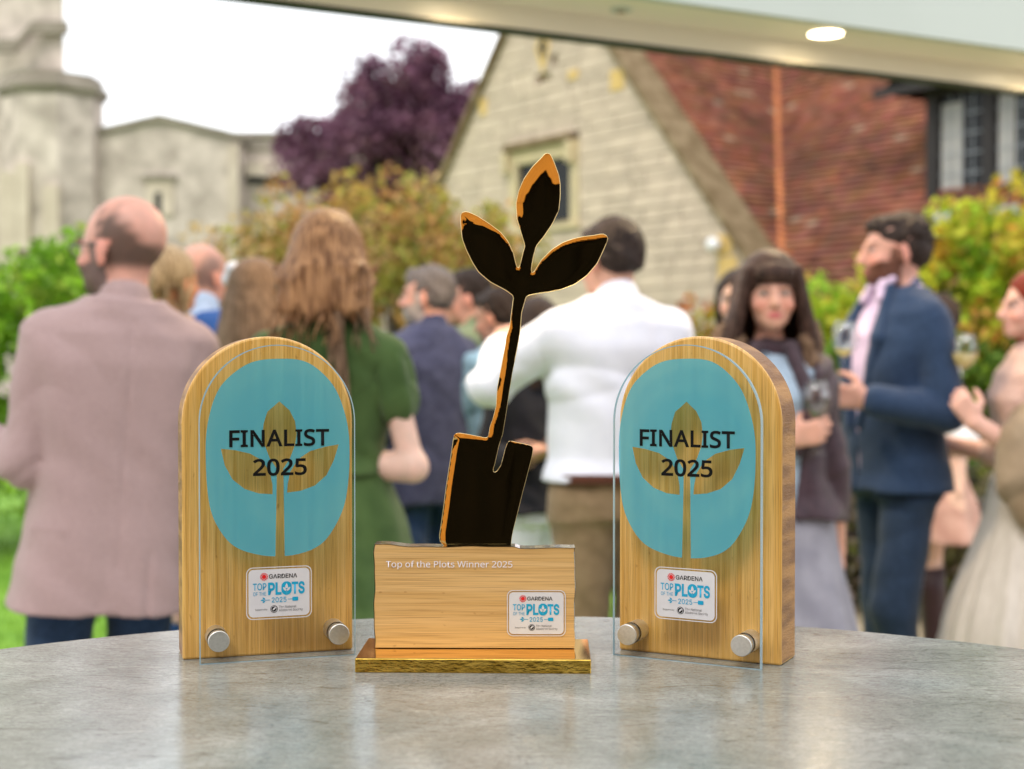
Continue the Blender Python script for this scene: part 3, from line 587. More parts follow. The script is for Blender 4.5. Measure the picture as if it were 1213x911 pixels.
class Person:
    SKIN = (.62, .36, .27)
    def __init__(s, label, px, d, crown, yaw, H=None, w=1.0, head_yaw=0, nod=0, skin=None, arms=None, female=False, group='guests standing in the garden', hscale=1.0, belly=0, lean=0):
        """crown: image row of the top of the head; d: distance; yaw 0 = back to the camera, 90 = facing left"""
        zc = P(px, crown, d).z; s.H = H or zc; s.sc = s.H/1.75; s.yaw = R(yaw)
        s.root = thing('person', label, 'person', (P(px, 0, d).x, d, 0), s.yaw, group); s.root.scale = (s.sc,)*3; s.root.rotation_euler = (Matrix.Rotation(R(lean), 3, 'Y') @ Matrix.Rotation(s.yaw, 3, 'Z')).to_euler()
        s.w = w; s.fem = female; s.hs = hscale; s.belly = belly
        s.pose = {}; s.Rh = rotm(R(head_yaw), R(nod)); s.piv = np.array((0, -.01, 1.505)); s.skin = np.array(skin or s.SKIN)
        iv = Matrix.Rotation(-s.yaw, 3, 'Z')
        sx = .165*w if not female else .142*w; s.sx = sx
        s.J = {}
        for side, sg in (('L', -1), ('R', 1)):
            a = (arms or {}).get(side, dict(up=None)); sh = np.array((sg*sx, -.012, 1.392 if not female else 1.378))
            if a.get('up') is None: up = np.array((sg*.16, -.04, -1)); fo = np.array((sg*.04, .22, -1))
            else: up = np.array(iv @ Vector(a['up'])); fo = np.array(iv @ Vector(a['fo']))
            el = sh+unit(up)*.295; wr = el+unit(fo)*.255
            s.J[side] = (sh, el, wr, unit(fo), a)
    def hp(s, p): return s.piv+s.Rh @ ((np.array(p, float)-np.array((0, -.01, 1.52)))*s.hs)
    def secs(s, e=0, hem=None):
        w, b, f = s.w, s.belly, s.fem
        if f: S = [(.80, 0, -.005, .172, .118), (.92, 0, -.01, .172, .118), (1.02, 0, 0, .155, .105), (1.12, 0, .005, .128, .092), (1.22, 0, .008, .138, .10), (1.30, 0, .012, .15, .112), (1.38, 0, 0, .15, .095), (1.44, 0, -.012, .10, .07), (1.48, 0, -.015, .06, .055)]
        else: S = [(.80, 0, -.005, .168, .118), (.92, 0, -.008, .170, .120), (1.02, 0, .005+b*.4, .158, .112+b), (1.12, 0, .006+b*.5, .158, .112+b), (1.24, 0, .004+b*.3, .172, .118+b*.5), (1.34, 0, 0, .182, .115), (1.41, 0, -.008, .165, .095), (1.46, 0, -.015, .11, .075), (1.50, 0, -.018, .07, .06)]
        return [(z, x, y, rx*w+e, ry+e) for z, x, y, rx, ry in S]
    def bounds(s, e=.06, z0=0, z1=1.9, arms=True):
        pts = [(-.28*s.w, -.2, z0), (.28*s.w, .2, z1)]
        if arms:
            for side in 'LR': sh, el, wr, fo, a = s.J[side]; pts += [el, wr+fo*.2]
        p = np.array(pts); lo, hi = p.min(0)-e, p.max(0)+e; lo[2], hi[2] = max(z0-.03, -.03), z1; return lo, hi
    def hand(s, v, side):
        sh, el, wr, d, a = s.J[side]; sg = -1 if side == 'L' else 1
        hd = a.get('hand'); iv = Matrix.Rotation(-s.yaw, 3, 'Z')
        if hd: d = unit(np.array(iv @ Vector(hd)))
        n = a.get('palm'); n = np.array(iv @ Vector(n)) if n else np.array((-sg, .2, 0))
        n = unit(n-d*(n @ d)); t = np.cross(n, d); t = t*(-1 if side == 'R' else 1)*a.get('flip', 1)    # towards the thumb
        if a.get('up') is None and t[1] < 0: t = -t
        curl = a.get('curl', .35); g = a.get('hsc', 1.0)
        s.J[side+'h'] = (wr, d, n, t)
        def rot(x, ang): return x*math.cos(ang)+n*math.sin(ang)
        offs = ((.027, .086, (.040, .025, .019), .0088), (.009, .090, (.044, .029, .021), .0090), (-.010, .086, (.040, .026, .020), .0086), (-.027, .078, (.032, .020, .017), .0076))
        v.cone(el, wr, .036, .025, .02)
        for i, (o, L_, seg, r) in enumerate(offs):
            kn = wr+(t*o+d*L_)*g; v.cone(wr+t*o*.55*g, kn, .0155, .0115, .012)
            dd = unit(d+t*o*3); p = kn; an = 0
            for j, sgm in enumerate(seg):
                an += curl*(1.0+.12*i)*(.9 if j == 0 else 1.05); q = p+(rot(dd, an))*sgm*g; v.cone(p, q, r*(1-.1*j)*g, r*(.92-.12*j)*g, .0035); p = q
        b = wr+(d*.022+t*.024)*g; v.cone(wr+d*.012, b+(d*.02+t*.006)*g, .017, .015, .012)
        q = b+(unit(d*.55+t*.75+n*.35))*.042*g; v.cone(b, q, .0135, .0105, .008)
        q2 = q+unit(d*.8+t*.25+n*(.3+.5*curl))*.032*g; v.cone(q, q2, .0102, .009, .004); q3 = q2+unit(d*.8-t*.05+n*(.3+.7*curl))*.025*g; v.cone(q2, q3, .009, .0072, .004)
    def body(s, beard=None, scalp=None, lips=(.50, .17, .15), hands=True, blush=0, eyes=True, vox=.0062):
        lo, hi = s.bounds(); v = Vol(lo, hi, vox); hp, Rh, k = s.hp, s.Rh, s.hs
        E = lambda c, r, kk=.02, mode='add': v.ell(hp(c), np.array(r)*k, kk, Rh, mode)
        v.loft([(z, x, y, rx-.024, ry-.024) for z, x, y, rx, ry in [(.88,)+s.secs()[0][1:]]+[q for q in s.secs() if q[0] > .9]], k=.02)
        v.cone((0, -.03, 1.44), hp((0, -.018, 1.57)), .058 if not s.fem else .045, .052 if not s.fem else .040, .03)
        f = s.fem
        E((0, -.018, 1.662), (.076, .096, .088), .03); E((0, .028, 1.612), (.060, .064, .082), .03)
        E((0, .040, 1.566), (.047 if not f else .040, .045, .032), .03); E((0, .076, 1.543), (.018, .015, .014), .03)
        for sg in (-1, 1):
            E((sg*.030, .092, 1.632), (.017, .014, .011), .012, 'sub'); E((sg*.030, .078, 1.631), (.0125, .0125, .0115), .003)
            E((sg*.030, .087, 1.650), (.022, .009, .006), .010); E((sg*.040, .062, 1.598), (.020, .022, .018), .02)
            E((sg*.077, -.005, 1.612), (.008, .019, .031), .006); E((sg*.0085, .096, 1.594), (.009, .010, .008), .006)
        v.cone(hp((0, .086, 1.645)), hp((0, .110, 1.600)), .0085, .0125, .010)
        E((0, .092, 1.571), (.022, .010, .0055), .005); E((0, .089, 1.561), (.019, .010, .006), .005)
        for side, sg in (('L', -1), ('R', 1)):
            sh, el, wr, fo, a = s.J[side]
            v.cone((0, -.014, 1.42), sh*.97, .04, .046, .04); v.cone(sh, el, .045 if not f else .038, .036 if not f else .031, .03); v.cone(el, wr, .036, .025, .015)
            s.hand(v, side)
            hip = (sg*.09*s.w, -.005, .90); kn = (sg*.10, .01+s.pose.get(sg, 0), .49); an = (sg*.105, -.01+s.pose.get(sg, 0)*.3, .09)
            v.cone(hip, kn, .070, .050, .03); v.cone(kn, an, .050, .034, .02); v.cone((sg*.105, -.03, .045), (sg*.115, .12, .03), .036, .026, .02)
        iv = Rh.T
        def tint(V):
            q = ((V-s.piv) @ Rh)/k+np.array((0, -.01, 1.52)); C = np.tile(s.skin, (len(V), 1)); x, y, z = q.T; ax = abs(x)
            head = z > 1.50
            def mixin(m, c, a=1.0): m = np.clip(m, 0, 1)[:, None]*a; C[:] = C*(1-m)+np.array(c)*m
            mixin(np.exp(-((ax-.042)**2+(z-1.595)**2)/.0005)*(y > .03)*head, (s.skin[0]*1.05, s.skin[1]*.72, s.skin[2]*.70), .7)
            mixin((ax > .070)*head*(z < 1.65)*(z > 1.57), (s.skin[0]*1.02, s.skin[1]*.78, s.skin[2]*.75), .7)
            if eyes:
                mixin(np.exp(-(((ax-.030)/.019)**2+((z-1.632)/.010)**2)**2)*(y > .055), s.skin*.45, .8)
                mixin((((ax-.030)/.0135)**2+((z-1.631)/.0055)**2 < 1)*(y > .06)*1., (.42, .38, .36)); mixin((((ax-.030)/.006)**2+((z-1.631)/.006)**2 < 1)*(y > .06)*1., (.03, .02, .015))
                mixin((abs(z-1.6515-.10*(.030-abs(ax-.030)*.6)*.5) < .0045)*(ax > .010)*(ax < .050)*(y > .05)*1., s.skin*.16, .85)
            mixin((((x)/.023)**2+((z-1.566)/.0085)**2 < 1)*(y > .07)*1., lips, .9)
            if beard: 
                bm = ((z < 1.583+.35*np.clip(ax-.03, 0, .05))*(z > 1.505)*(y > -.005+.0*z)*(1-((ax/.021)**2+((z-1.566)/.008)**2 < 1))*(1-(ax < .016)*(z > 1.579)*(z < 1.60)))*1.; bm = np.maximum(bm, ((ax > .055)*(z < 1.64)*(z > 1.55)*(y > .0)*(y < .035))*.9)
                mixin(bm, beard, .92)
            if scalp: 
                wob = .006*np.sin(y*160+x*90)+.005*np.sin(z*210+y*70); th = np.clip((.016+wob-y)/.02, 0, 1)*np.clip((z-1.575)/.02, 0, 1)*(1-(ax > .0705)*(z < 1.645)*(y > -.03))
                mixin(np.clip((1.725+wob-1.2*np.clip(-.045-y, 0, 1)-z)/.045, 0, 1)*th, scalp, .90)
            return C
        s.body_o = link('body', v.mesh('body', tint), M['skin'], s.root); return s
    # --- clothes
    def sleeves(s, v, r0, r1, r2, end=.0, k=.03, frac=1.0, only=None):
        for side in (only or 'LR'):
            sh, el, wr, fo, a = s.J[side]
            v.cone((0, -.014, 1.438), sh, .044, r0*.97, .05)
            if frac <= 1: v.cone(sh, sh+(el-sh)*frac, r0, r0+(r1-r0)*frac, .014)
            else: v.cone(sh, el, r0, r1, .014); v.cone(el, el+(wr-el)*(frac-1), r1, r2, .02)
    def garment(s, name, m, hem, e=.014, sl=(.062, .052, .042), frac=1.93, flare=0, topz=1.485, collar=0, open_v=0, wr=.004, f=28, vox=.009, back_vent=0, seam=0, fold=None, n=2.5, z1=None, only=None):
        z1 = z1 or 1.56; lo, hi = s.bounds(.09+flare, hem, z1); v = Vol(lo, hi, vox)
        S = [q for q in s.secs(e) if q[0] > max(hem+.02, .81)]; 
        b = s.secs(e); top = [q for q in S if q[0] <= topz]
        zz = np.interp(max(hem, .8), [q[0] for q in b], [q[3] for q in b]); yy = np.interp(max(hem, .8), [q[0] for q in b], [q[4] for q in b])
        v.loft([(hem, 0, -.005, zz+flare, yy+flare*.8)]+top+[(topz, 0, -.016, .07+e, .058+e)], n=n, k=.03)
        if frac: s.sleeves(v, sl[0], sl[1], sl[2], frac=frac, only=only)
        if wr: v.wrinkle(wr*1.9, f, seed=int(abs(hash2(name, s.root.name)) % 1000))
        if frac and wr:
            rr = np.random.RandomState(int(s.H*1000))
            for side in (only or 'LR'):
                sh, el, wr_, fo, a = s.J[side]; ax_ = unit(el-sh); ph = rr.uniform(0, 6, 4)
                for c0, sg2, am, fr in ((el, .085, .0075, 62.), (sh+(el-sh)*.35, .10, .0055, 46.), (el+(wr_-el)*.6, .07, .004, 70.)):
                    v.warp(lambda X, Y, Z, c0=c0, sg2=sg2, am=am, fr=fr: am*np.exp(-((X-c0[0])**2+(Y-c0[1])**2+(Z-c0[2])**2)/sg2**2)*(1-2*np.abs(np.sin(.5*((X-c0[0])*(ax_[0]+.5)+(Y-c0[1])*ax_[1]+(Z-c0[2])*(ax_[2]*.8))*fr+ph[0]+1.2*np.sin(X*22+ph[1])))**.7))
        if collar: v.cone((0, -.035, 1.45), (0, -.028, 1.50), .074, .062, .01)
        if collar: v.cone((0, -.01, 1.49), (0, .01, 1.60), .052, .060, .005, 'sub')
        if open_v:
            zb, hw = open_v
            def wedge(X, Y, Z): return np.maximum(np.abs(X)-hw*np.clip((Z-zb)/(1.50-zb), 0, 1.2)-.004*(Z < zb), .055-Y)
            v.put(wedge, (-.2, .0, hem), (.2, .3, 1.6), .008, 'sub')
        if back_vent:
            v.put(lambda X, Y, Z: np.maximum(np.maximum(np.abs(X-back_vent[0])-.0015, Z-back_vent[1]), Y+.05)+0*Z, (-.1, -.4, hem-.1), (.1, -.02, back_vent[1]), .012, 'sub')
        if seam: v.put(lambda X, Y, Z: np.maximum(np.abs(X)-.0008, Y+.095)+0*Z, (-.05, -.16, .9), (.05, -.09, 1.42), .006, 'sub')
        return link(name, v.mesh(name), m, s.root)
    def trousers(s, m, name='trousers', top=1.02, r=(.086, .068, .056), wr=.004, vox=.010, stance=0, pose=None):
        lo, hi = (-.30, -.28, -.02), (.30, .34, top+.05); v = Vol(lo, hi, vox)
        b = s.secs(.002 if top > 1.01 else .010); v.loft([(.84, 0, -.005, b[0][3]*.97, b[0][4]), (.92, 0, -.008, b[1][3], b[1][4]), (top, 0, 0, np.interp(top, [q[0] for q in b], [q[3] for q in b]), np.interp(top, [q[0] for q in b], [q[4] for q in b]))], k=.04)
        for sg in (-1, 1):
            hip = (sg*.088*s.w, -.008, .88); kn = (sg*.10, .015+(pose or {}).get(sg, 0), .49); an = (sg*.107, -.015+(pose or {}).get(sg, 0)*.3, .07)
            v.cone(hip, kn, r[0], r[1], .035); v.cone(kn, an, r[1], r[2], .03)
        if wr: v.wrinkle(wr*1.3, 24, 3)
        return link(name, v.mesh(name), m, s.root)
    def skirt(s, m, name='skirt', top=1.10, hem=.35, rh=.36, flute=.07, nf=9, seed=1, vox=.011, rtop=None):
        b = s.secs(.010); g = lambda z, j: np.interp(z, [q[0] for q in b], [q[j] for q in b])
        v = Vol((-rh-.1, -rh-.1, hem-.02), (rh+.1, rh+.1, top+.04), vox)
        v.loft([(hem, 0, 0, rh, rh*.86), ((hem+.9)/2, 0, 0, (rh+g(.92, 3)*1.12)/2+.01, (rh*.86+g(.92, 4)*1.15)/2+.01), (.92, 0, 0, g(.92, 3)*1.12, g(.92, 4)*1.15), (top, 0, 0, g(top, 3), g(top, 4))], n=2.1, flute=flute, nf=nf, seed=seed)
        return link(name, v.mesh(name), m, s.root)
    def shoes(s, m=None):
        for sg in (-1, 1):
            b = MB(); prof = [(-.07, .034, .05), (-.02, .040, .075), (.05, .043, .06), (.12, .046, .042), (.17, .034, .03), (.19, .012, .02)]
            vs = []; n = 12
            for y, r_, h_ in prof:
                for i in range(n): t = 2*math.pi*i/n; vs.append((sg*.112+r_*math.cos(t), y, max(.002, h_*.5+h_*.55*math.sin(t))))
            fs = [(i*n+k, i*n+(k+1) % n, (i+1)*n+(k+1) % n, (i+1)*n+k) for i in range(5) for k in range(n)]+[tuple(range(n)), tuple(range(5*n, 6*n))]
            b.add(vs, fs); b.build('shoe', m or M['shoe_leather'], s.root, True)
    def hair(s, m, style='short', name='hair', length=1.30, vol_=.0, seed=0, part=0, tufts=0):
        hp, Rh, k = s.hp, s.Rh, s.hs; c = hp((0, -.02, 1.66))
        lo = c-.24; hi = c+.24; lo[2] = min(lo[2], length-.05); v = Vol(lo, hi, .0055 if style != 'long' else .007)
        E = lambda c, r, kk=.02, mode='add': v.ell(hp(c), np.array(r)*k, kk, Rh, mode)
        if style == 'short':
            E((0, -.022, 1.668), (.080, .099, .088)); E((0, -.045, 1.622), (.074, .070, .052)); E((0, .058, 1.712), (.046, .030, .024), .03)
            E((0, .075, 1.60), (.082, .075, .088), .006, 'sub'); E((0, .03, 1.56), (.12, .055, .058), .01, 'sub')
            for sg in (-1, 1): E((sg*.085, .004, 1.605), (.026, .026, .036), .008, 'sub')
            E((0, -.06, 1.53), (.12, .10, .035), .01, 'sub')
            r = np.random.RandomState(seed+3)
            for i in range(tufts):
                d = r.normal(size=3); d[2] = abs(d[2])*.9+.05; d = d/np.linalg.norm(d); q = np.array((0, -.022, 1.662))+d*np.array((.080, .099, .090))
                if q[1] > .045 and q[2] < 1.70: continue
                if q[2] < 1.64 and q[1] > -.03: continue
                b_ = q+np.array((d[0]*.008, -.024+.010*r.normal(), .004*r.normal()))+d*.006; v.cone(hp(q-d*.006), hp(b_-d*.004), .0065, .0035, .006)
            v.warp(lambda X, Y, Z: .0030*np.sin(X*150+3*np.sin(Z*90))*np.sin(Y*130+2*np.sin(X*80)+Z*60)+.0025*np.sin(X*60+Z*80+2*np.sin(Y*50)))
        elif style == 'long':
            r = np.random.RandomState(seed)
            E((0, -.026, 1.672), (.090, .108, .096), .02)
            for i in range(84):
                th = R(-205+ (i/83)*230) ; 
                a0 = hp((.072*math.cos(th), -.02+.088*math.sin(th), 1.69)); 
                Lz = length+r.uniform(-.05, .10); x1 = (.105+vol_+r.uniform(-.02, .03))*math.cos(th); y1 = -.045+(.085+vol_*.6)*math.sin(th)
                mid = hp((.100*math.cos(th)*(1+vol_), -.03+.105*math.sin(th), 1.58)); e1 = np.array((x1, min(y1, .03) if style == 'long' else y1, Lz))
                n_ = 9; pts = [(1-t)**2*a0+2*t*(1-t)*mid+t*t*e1 for t in np.linspace(0, 1, n_)]; ph = r.uniform(0, 6.3)
                pts = [p+np.array((math.cos(th+1.57), math.sin(th+1.57), 0))*.010*math.sin(ph+j*1.1)*(j/n_) for j, p in enumerate(pts)]
                for j in range(n_-1): v.cone(pts[j], pts[j+1], .0125*(1-.05*j), .0125*(1-.05*(j+1)), .010)
            zt = .5*(hp((0, 0, 1.62))[2]+length); v.ell((0, -.055, zt), (.098+vol_, .072, (hp((0, 0, 1.62))[2]-length)*.5+.06), .03)
            E((0, .088, 1.60), (.070, .075, .100), .006, 'sub')
        elif style == 'fringe':
            r = np.random.RandomState(seed); E((0, -.02, 1.672), (.093, .108, .098), .02)
            for sg in (-1, 1):
                for i in range(14):
                    y0 = .055-.012*i; a0 = hp((sg*.070, y0, 1.70)); e1 = np.array(hp((sg*(.118+r.uniform(-.01, .03)), y0-.01, 1.45+r.uniform(-.03, .05)))); mid = hp((sg*.098, y0, 1.58)); n_ = 8
                    pts = [(1-t)**2*a0+2*t*(1-t)*mid+t*t*e1 for t in np.linspace(0, 1, n_)]
                    for j in range(n_-1): v.cone(pts[j], pts[j+1], .018, .018, .006)
            for i in range(12):
                x = -.115+.021*i; v.cone(hp((x*.7, -.09, 1.68)), hp((x, -.10, 1.44)), .022, .018, .01)
            E((0, .095, 1.588), (.066, .075, .082), .006, 'sub'); E((0, .088, 1.690), (.062, .022, .030), .01)
            E((0, .03, 1.50), (.055, .12, .07), .01, 'sub')
        elif style == 'updo':
            r = np.random.RandomState(seed); E((0, -.026, 1.670), (.088, .106, .092), .02); E((0, -.10, 1.63), (.055, .05, .06), .02)
            for i in range(14):
                t = i/13*6.28; v.cone(hp((.05*math.cos(t), -.12, 1.63+.05*math.sin(t))), hp((.05*math.cos(t+.9), -.125, 1.63+.05*math.sin(t+.9))), .017, .015, .004)
            for sg in (-1, 1):
                p = hp((sg*.075, .02, 1.66)); 
                for j in range(6): q = p+np.array((sg*.008*math.sin(j*1.6), -.006, -.030)); v.cone(p, q, .010, .009, .004); p = q
            E((0, .088, 1.60), (.066, .07, .088), .006, 'sub')
        return link(name, v.mesh(name), m, s.root)
    def locks(s, m, starts, name='hair_lock', seed=0, amp=.012, n_=10, r0=.011):
        r = np.random.RandomState(seed); b = MB()
        for a0, e1 in starts:
            a0, e1 = np.array(a0), np.array(e1)
            for q in range(9):
                ph = r.uniform(0, 6.3); o1 = r.uniform(-.016, .016, 3); o2 = r.uniform(-.028, .028, 3); pts = []
                for j in range(n_+1): t = j/n_; pts.append(a0+o1+(e1+o2-a0-o1)*t+np.array((math.sin(ph+t*9), math.cos(ph+t*9)*.6, 0))*amp*t)
                b.tube(pts, [r0*.55*(1-.6*(j/n_)) for j in range(n_+1)], 6)
        return b.build(name, m, s.root, True, 'stuff')
    def spectacles(s):
        b = MB(); hp = s.hp
        for sg in (-1, 1):
            c = [hp((sg*.033+.022*math.cos(t), .104-.004*abs(math.cos(t)), 1.628+.017*math.sin(t))) for t in np.linspace(0, 6.283, 18)]; b.tube(c, .0022, 6)
            b.tube([hp((sg*.054, .100, 1.634)), hp((sg*.074, .05, 1.636)), hp((sg*.080, -.005, 1.630)), hp((sg*.079, -.022, 1.610))], .0024, 6)
        b.tube([hp((-.011, .106, 1.632)), hp((.011, .106, 1.632))], .002, 6)
        o = b.build('spectacles', M['frame_black'], s.root, True)
        for sg in (-1, 1): b = MB(); b.add([hp((sg*.033+.021*math.cos(t), .103, 1.628+.016*math.sin(t))) for t in np.linspace(0, 6.1, 14)], [tuple(range(14))]); b.build('lens', M['lens'], o)
        return o
    def w2(s, p):   # local metres -> world
        v = Matrix.Rotation(s.yaw, 3, 'Z') @ (Vector(p)*s.sc); return v+s.root.location
def hash2(a, b): 
    h = 7
    for ch in a+b: h = (h*131+ord(ch)) % 1000003
    return h

M['wine_glass'] = glass('wine_glass', (.99, .995, .995), base=.12)
M['white_wine'] = mat('white_wine', (.80, .72, .42), None, .05, trans=.7)
def wine_glass(label, loc, tilt=(0, 0), fill=.3, scale=1.0):
    g = thing('wine_glass', label, 'wine glass', loc, 0, 'wine glasses held by the guests'); g.rotation_euler = (R(tilt[0]), R(tilt[1]), 0); g.scale = (scale,)*3
    prof = [(.004, .085), (.012, .090), (.026, .102), (.037, .122), (.041, .145), (.039, .170), (.033, .200)]
    b = MB(); b.lathe(prof+[(.0322, .200)]+[(r-.0012, z+.001) for r, z in prof[::-1][1:]], 32); b.build('bowl', M['wine_glass'], g, True)
    b = MB(); b.lathe([(.0035, .006), (.003, .04), (.0035, .08), (.006, .087)], 16); b.build('stem', M['wine_glass'], g, True)
    b = MB(); b.lathe([(0, .0), (.034, .0), (.034, .0015), (.010, .004), (.0035, .008)], 32); b.build('foot', M['wine_glass'], g, True)
    if fill:
        zt = .092+.085*fill; rr = [(r-.0022, z+.002) for r, z in prof if z < zt]; rt = np.interp(zt, [z for r, z in prof], [r for r, z in prof])-.0022
        b = MB(); b.lathe([(0, rr[0][1])]+rr+[(rt, zt), (0, zt)], 32); b.build('wine', M['white_wine'], g, True)
    return g

# ------------------------------------------------------------------ the guests
RUDDY = (.60, .33, .26); PALE = (.64, .44, .36); TAN = (.55, .32, .24)
# man in the mauve blazer, nearest, back to us
p = Person('bald bearded man in a mauve blazer and glasses, nearest, on the left edge', 92, 3.4, 231, 28, lean=4.2, w=1.02, head_yaw=38, nod=4, skin=RUDDY, belly=.02, hscale=1.06,
           arms={'L': dict(up=(-.12, -.02, -1), fo=(-.75, .45, .22), curl=.5, palm=(.3, .2, -.5)), 'R': dict(up=(.18, -.02, -1), fo=(-.1, .6, -.5), curl=.5, palm=(-1, 0, 0))})
p.body(beard=(.12, .09, .085), scalp=(.075, .05, .038)); p.spectacles()
jk = p.garment('blazer', M['mauve_tweed'], .755, e=.022, sl=(.066, .058, .048), frac=1.88, flare=.022, collar=1, wr=.0035, f=22, vox=.0075, back_vent=(.07, .90), seam=1, topz=1.50, n=2.7)
b = MB()
for i in range(9):
    for j in range(2):
        pass
sgx = -1
th = R(150)
vs = []
for t in np.linspace(R(200), R(232), 8):
    for z in (.955, .90): vs.append((.198*math.cos(t), .160*math.sin(t)-.004, z))
b.add(vs, [(2*i, 2*i+1, 2*i+3, 2*i+2) for i in range(7)]); fl = b.build('pocket_flap', M['mauve_tweed'], jk); sm = fl.modifiers.new('s', 'SOLIDIFY'); sm.thickness = .012; sm.offset = 0
p.trousers(M['dark_denim']); p.shoes()

# woman in the green dress
g = Person('woman with long copper hair in a moss green dress, back to us', 389, 3.55, 249, -4, w=1.02, head_yaw=6, nod=3, skin=PALE, female=True,
           arms={'R': dict(up=(.27, -.10, -1), fo=(-.86, .30, .0), curl=.5, palm=(-.2, .5, -1)), 'L': dict(up=(-.24, -.12, -1), fo=(.62, .62, .12), curl=.5, palm=(.2, .5, -1))})
g.body(); g.garment('dress_bodice', M['green_cotton'], 1.08, e=.010, sl=(.056, .058, .058), frac=.32, wr=.004, f=34, vox=.0075, topz=1.47)
g.skirt(M['green_cotton'], 'dress_skirt', 1.12, .30, .40, .05, 11, 2)
for side in 'LR':
    sh, el, wr_, fo, a_ = g.J[side]; v = Vol(np.minimum(sh, el)-.12, np.maximum(sh, el)+.12, .007)
    v.ell(sh+(el-sh)*.18, (.060, .060, .078), .02); v.cone(sh, sh+(el-sh)*.38, .052, .060, .02); v.cone(sh+(el-sh)*.41, sh+(el-sh)*.46, .050, .050, .012)
    v.warp(lambda X, Y, Z: .0045*np.sin(np.arctan2(Y, X-sh[0])*9+Z*14)); link('puff_sleeve', v.mesh('puff_sleeve'), M['green_cotton'], g.root)
g.hair(M['hair_copper'], 'long', length=1.505, vol_=.006, seed=3)
g.locks(M['hair_light_brown'], [((.045, -.105, 1.54), (.060, -.135, 1.20)), ((.035, -.105, 1.52), (.045, -.14, 1.28)), ((.085, -.07, 1.56), (.115, -.09, 1.40))], seed=2, amp=.008, r0=.007)
g.locks(M['hair_copper'], [((-.02, -.11, 1.62), (-.05, -.13, 1.40)), ((-.07, -.09, 1.60), (-.12, -.09, 1.38)), ((.02, -.12, 1.62), (.03, -.14, 1.42))], seed=6, amp=.010, r0=.008)
g.shoes()

# man in white shirt
wm = Person('broad man in a white shirt and khaki trousers behind the gold trophy', 727, 4.35, 253, 20, w=1.08, head_yaw=22, nod=6, skin=TAN, belly=.02,
            arms={'L': dict(up=(-.72, .45, -.55), fo=(.12, .70, .42), hand=(.1, .8, .5), curl=.9, palm=(.3, .9, -.2)), 'R': dict(up=(.16, .1, -1), fo=(-.35, .8, .2), curl=.6, palm=(-1, 0, .2))})
wm.body(); wm.garment('shirt', M['white_cotton'], .955, e=.018, sl=(.066, .062, .052), frac=1.80, flare=.012, collar=1, wr=.006, f=19, vox=.008, topz=1.50)
wm.trousers(M['khaki'], r=(.105, .078, .062), top=1.0); wm.hair(M['hair_dark'], 'short'); wm.shoes()
v = Vol((-.28, -.26, .93), (.28, .28, 1.0), .006); bb = wm.secs(.030); v.loft([(.945, 0, -.004, bb[1][3]+.004, bb[1][4]+.006), (.975, 0, -.002, bb[1][3], bb[1][4]+.006)], n=2.5); link('belt', v.mesh('belt'), M['belt_leather'], wm.root)

# man in navy check jacket, grey hair, facing left
nm = Person('grey bearded man in a checked navy jacket and jeans, facing left', 507, 5.5, 311, 42, w=1.0, head_yaw=34, skin=RUDDY, belly=.02,
            arms={'R': dict(up=(.22, .0, -1), fo=(-.2, .5, -.5), curl=.5), 'L': dict(up=(-.2, .1, -1), fo=(-.4, .7, .2), curl=.5)})
nm.body(beard=(.45, .42, .40)); nm.garment('jacket', M['navy_check'], .80, e=.020, sl=(.064, .056, .046), frac=1.9, flare=.012, collar=1, wr=.004, f=24, topz=1.50)
nm.trousers(M['jeans']); nm.hair(M['hair_grey'], 'short'); nm.shoes()

# dark haired man in sage shirt
q = Person('dark haired man in a sage green shirt looking left past the trophy', 556, 6.0, 315, 66, w=.98, head_yaw=28, nod=8, skin=RUDDY,
           arms={'L': dict(up=(-.2, -.1, -1), fo=(-.6, .1, .4), curl=.6), 'R': dict(up=(-.1, .1, -1), fo=(-.6, .2, .3), curl=.6)})
q.body(); q.garment('shirt', M['sage_shirt'], .86, e=.014, frac=1.9, collar=1, wr=.005); q.trousers(M['black_cloth']); q.hair(M['hair_dark'], 'short'); q.shoes()
# man in denim shirt behind the white sleeve
q = Person('man in a pale denim shirt mostly hidden behind the white sleeve', 596, 5.6, 336, 40, w=1.0, head_yaw=20, nod=14, skin=TAN,
           arms={'L': dict(up=(-.35, .1, -1), fo=(-.3, .6, -.1), curl=.6), 'R': dict(up=(.2, .1, -1), fo=(-.3, .6, .1), curl=.6)})
q.body(); q.garment('shirt', M['denim_shirt'], .86, e=.014, frac=1.8, wr=.006, collar=1); q.trousers(M['black_cloth']); q.hair(M['hair_dark'], 'short'); q.shoes()
# woman in black top, pale trousers
q = Person('person in a black top and pale trousers seen between trophy and white shirt', 632, 5.15, 352, 30, w=1.0, female=True, skin=TAN,
           arms={'L': dict(up=(-.25, .0, -1), fo=(.65, -.55, .12), curl=.8, palm=(.2, .2, 1)), 'R': dict(up=(.25, 0, -1), fo=(-.5, -.5, .1), curl=.7)})
q.body(); q.garment('top', M['black_cloth'], .88, e=.020, frac=1.8, flare=.03, wr=.005); q.trousers(M['white_cotton'], top=.98, r=(.10, .08, .07)); q.hair(M['hair_dark'], 'long', length=1.42); q.shoes()

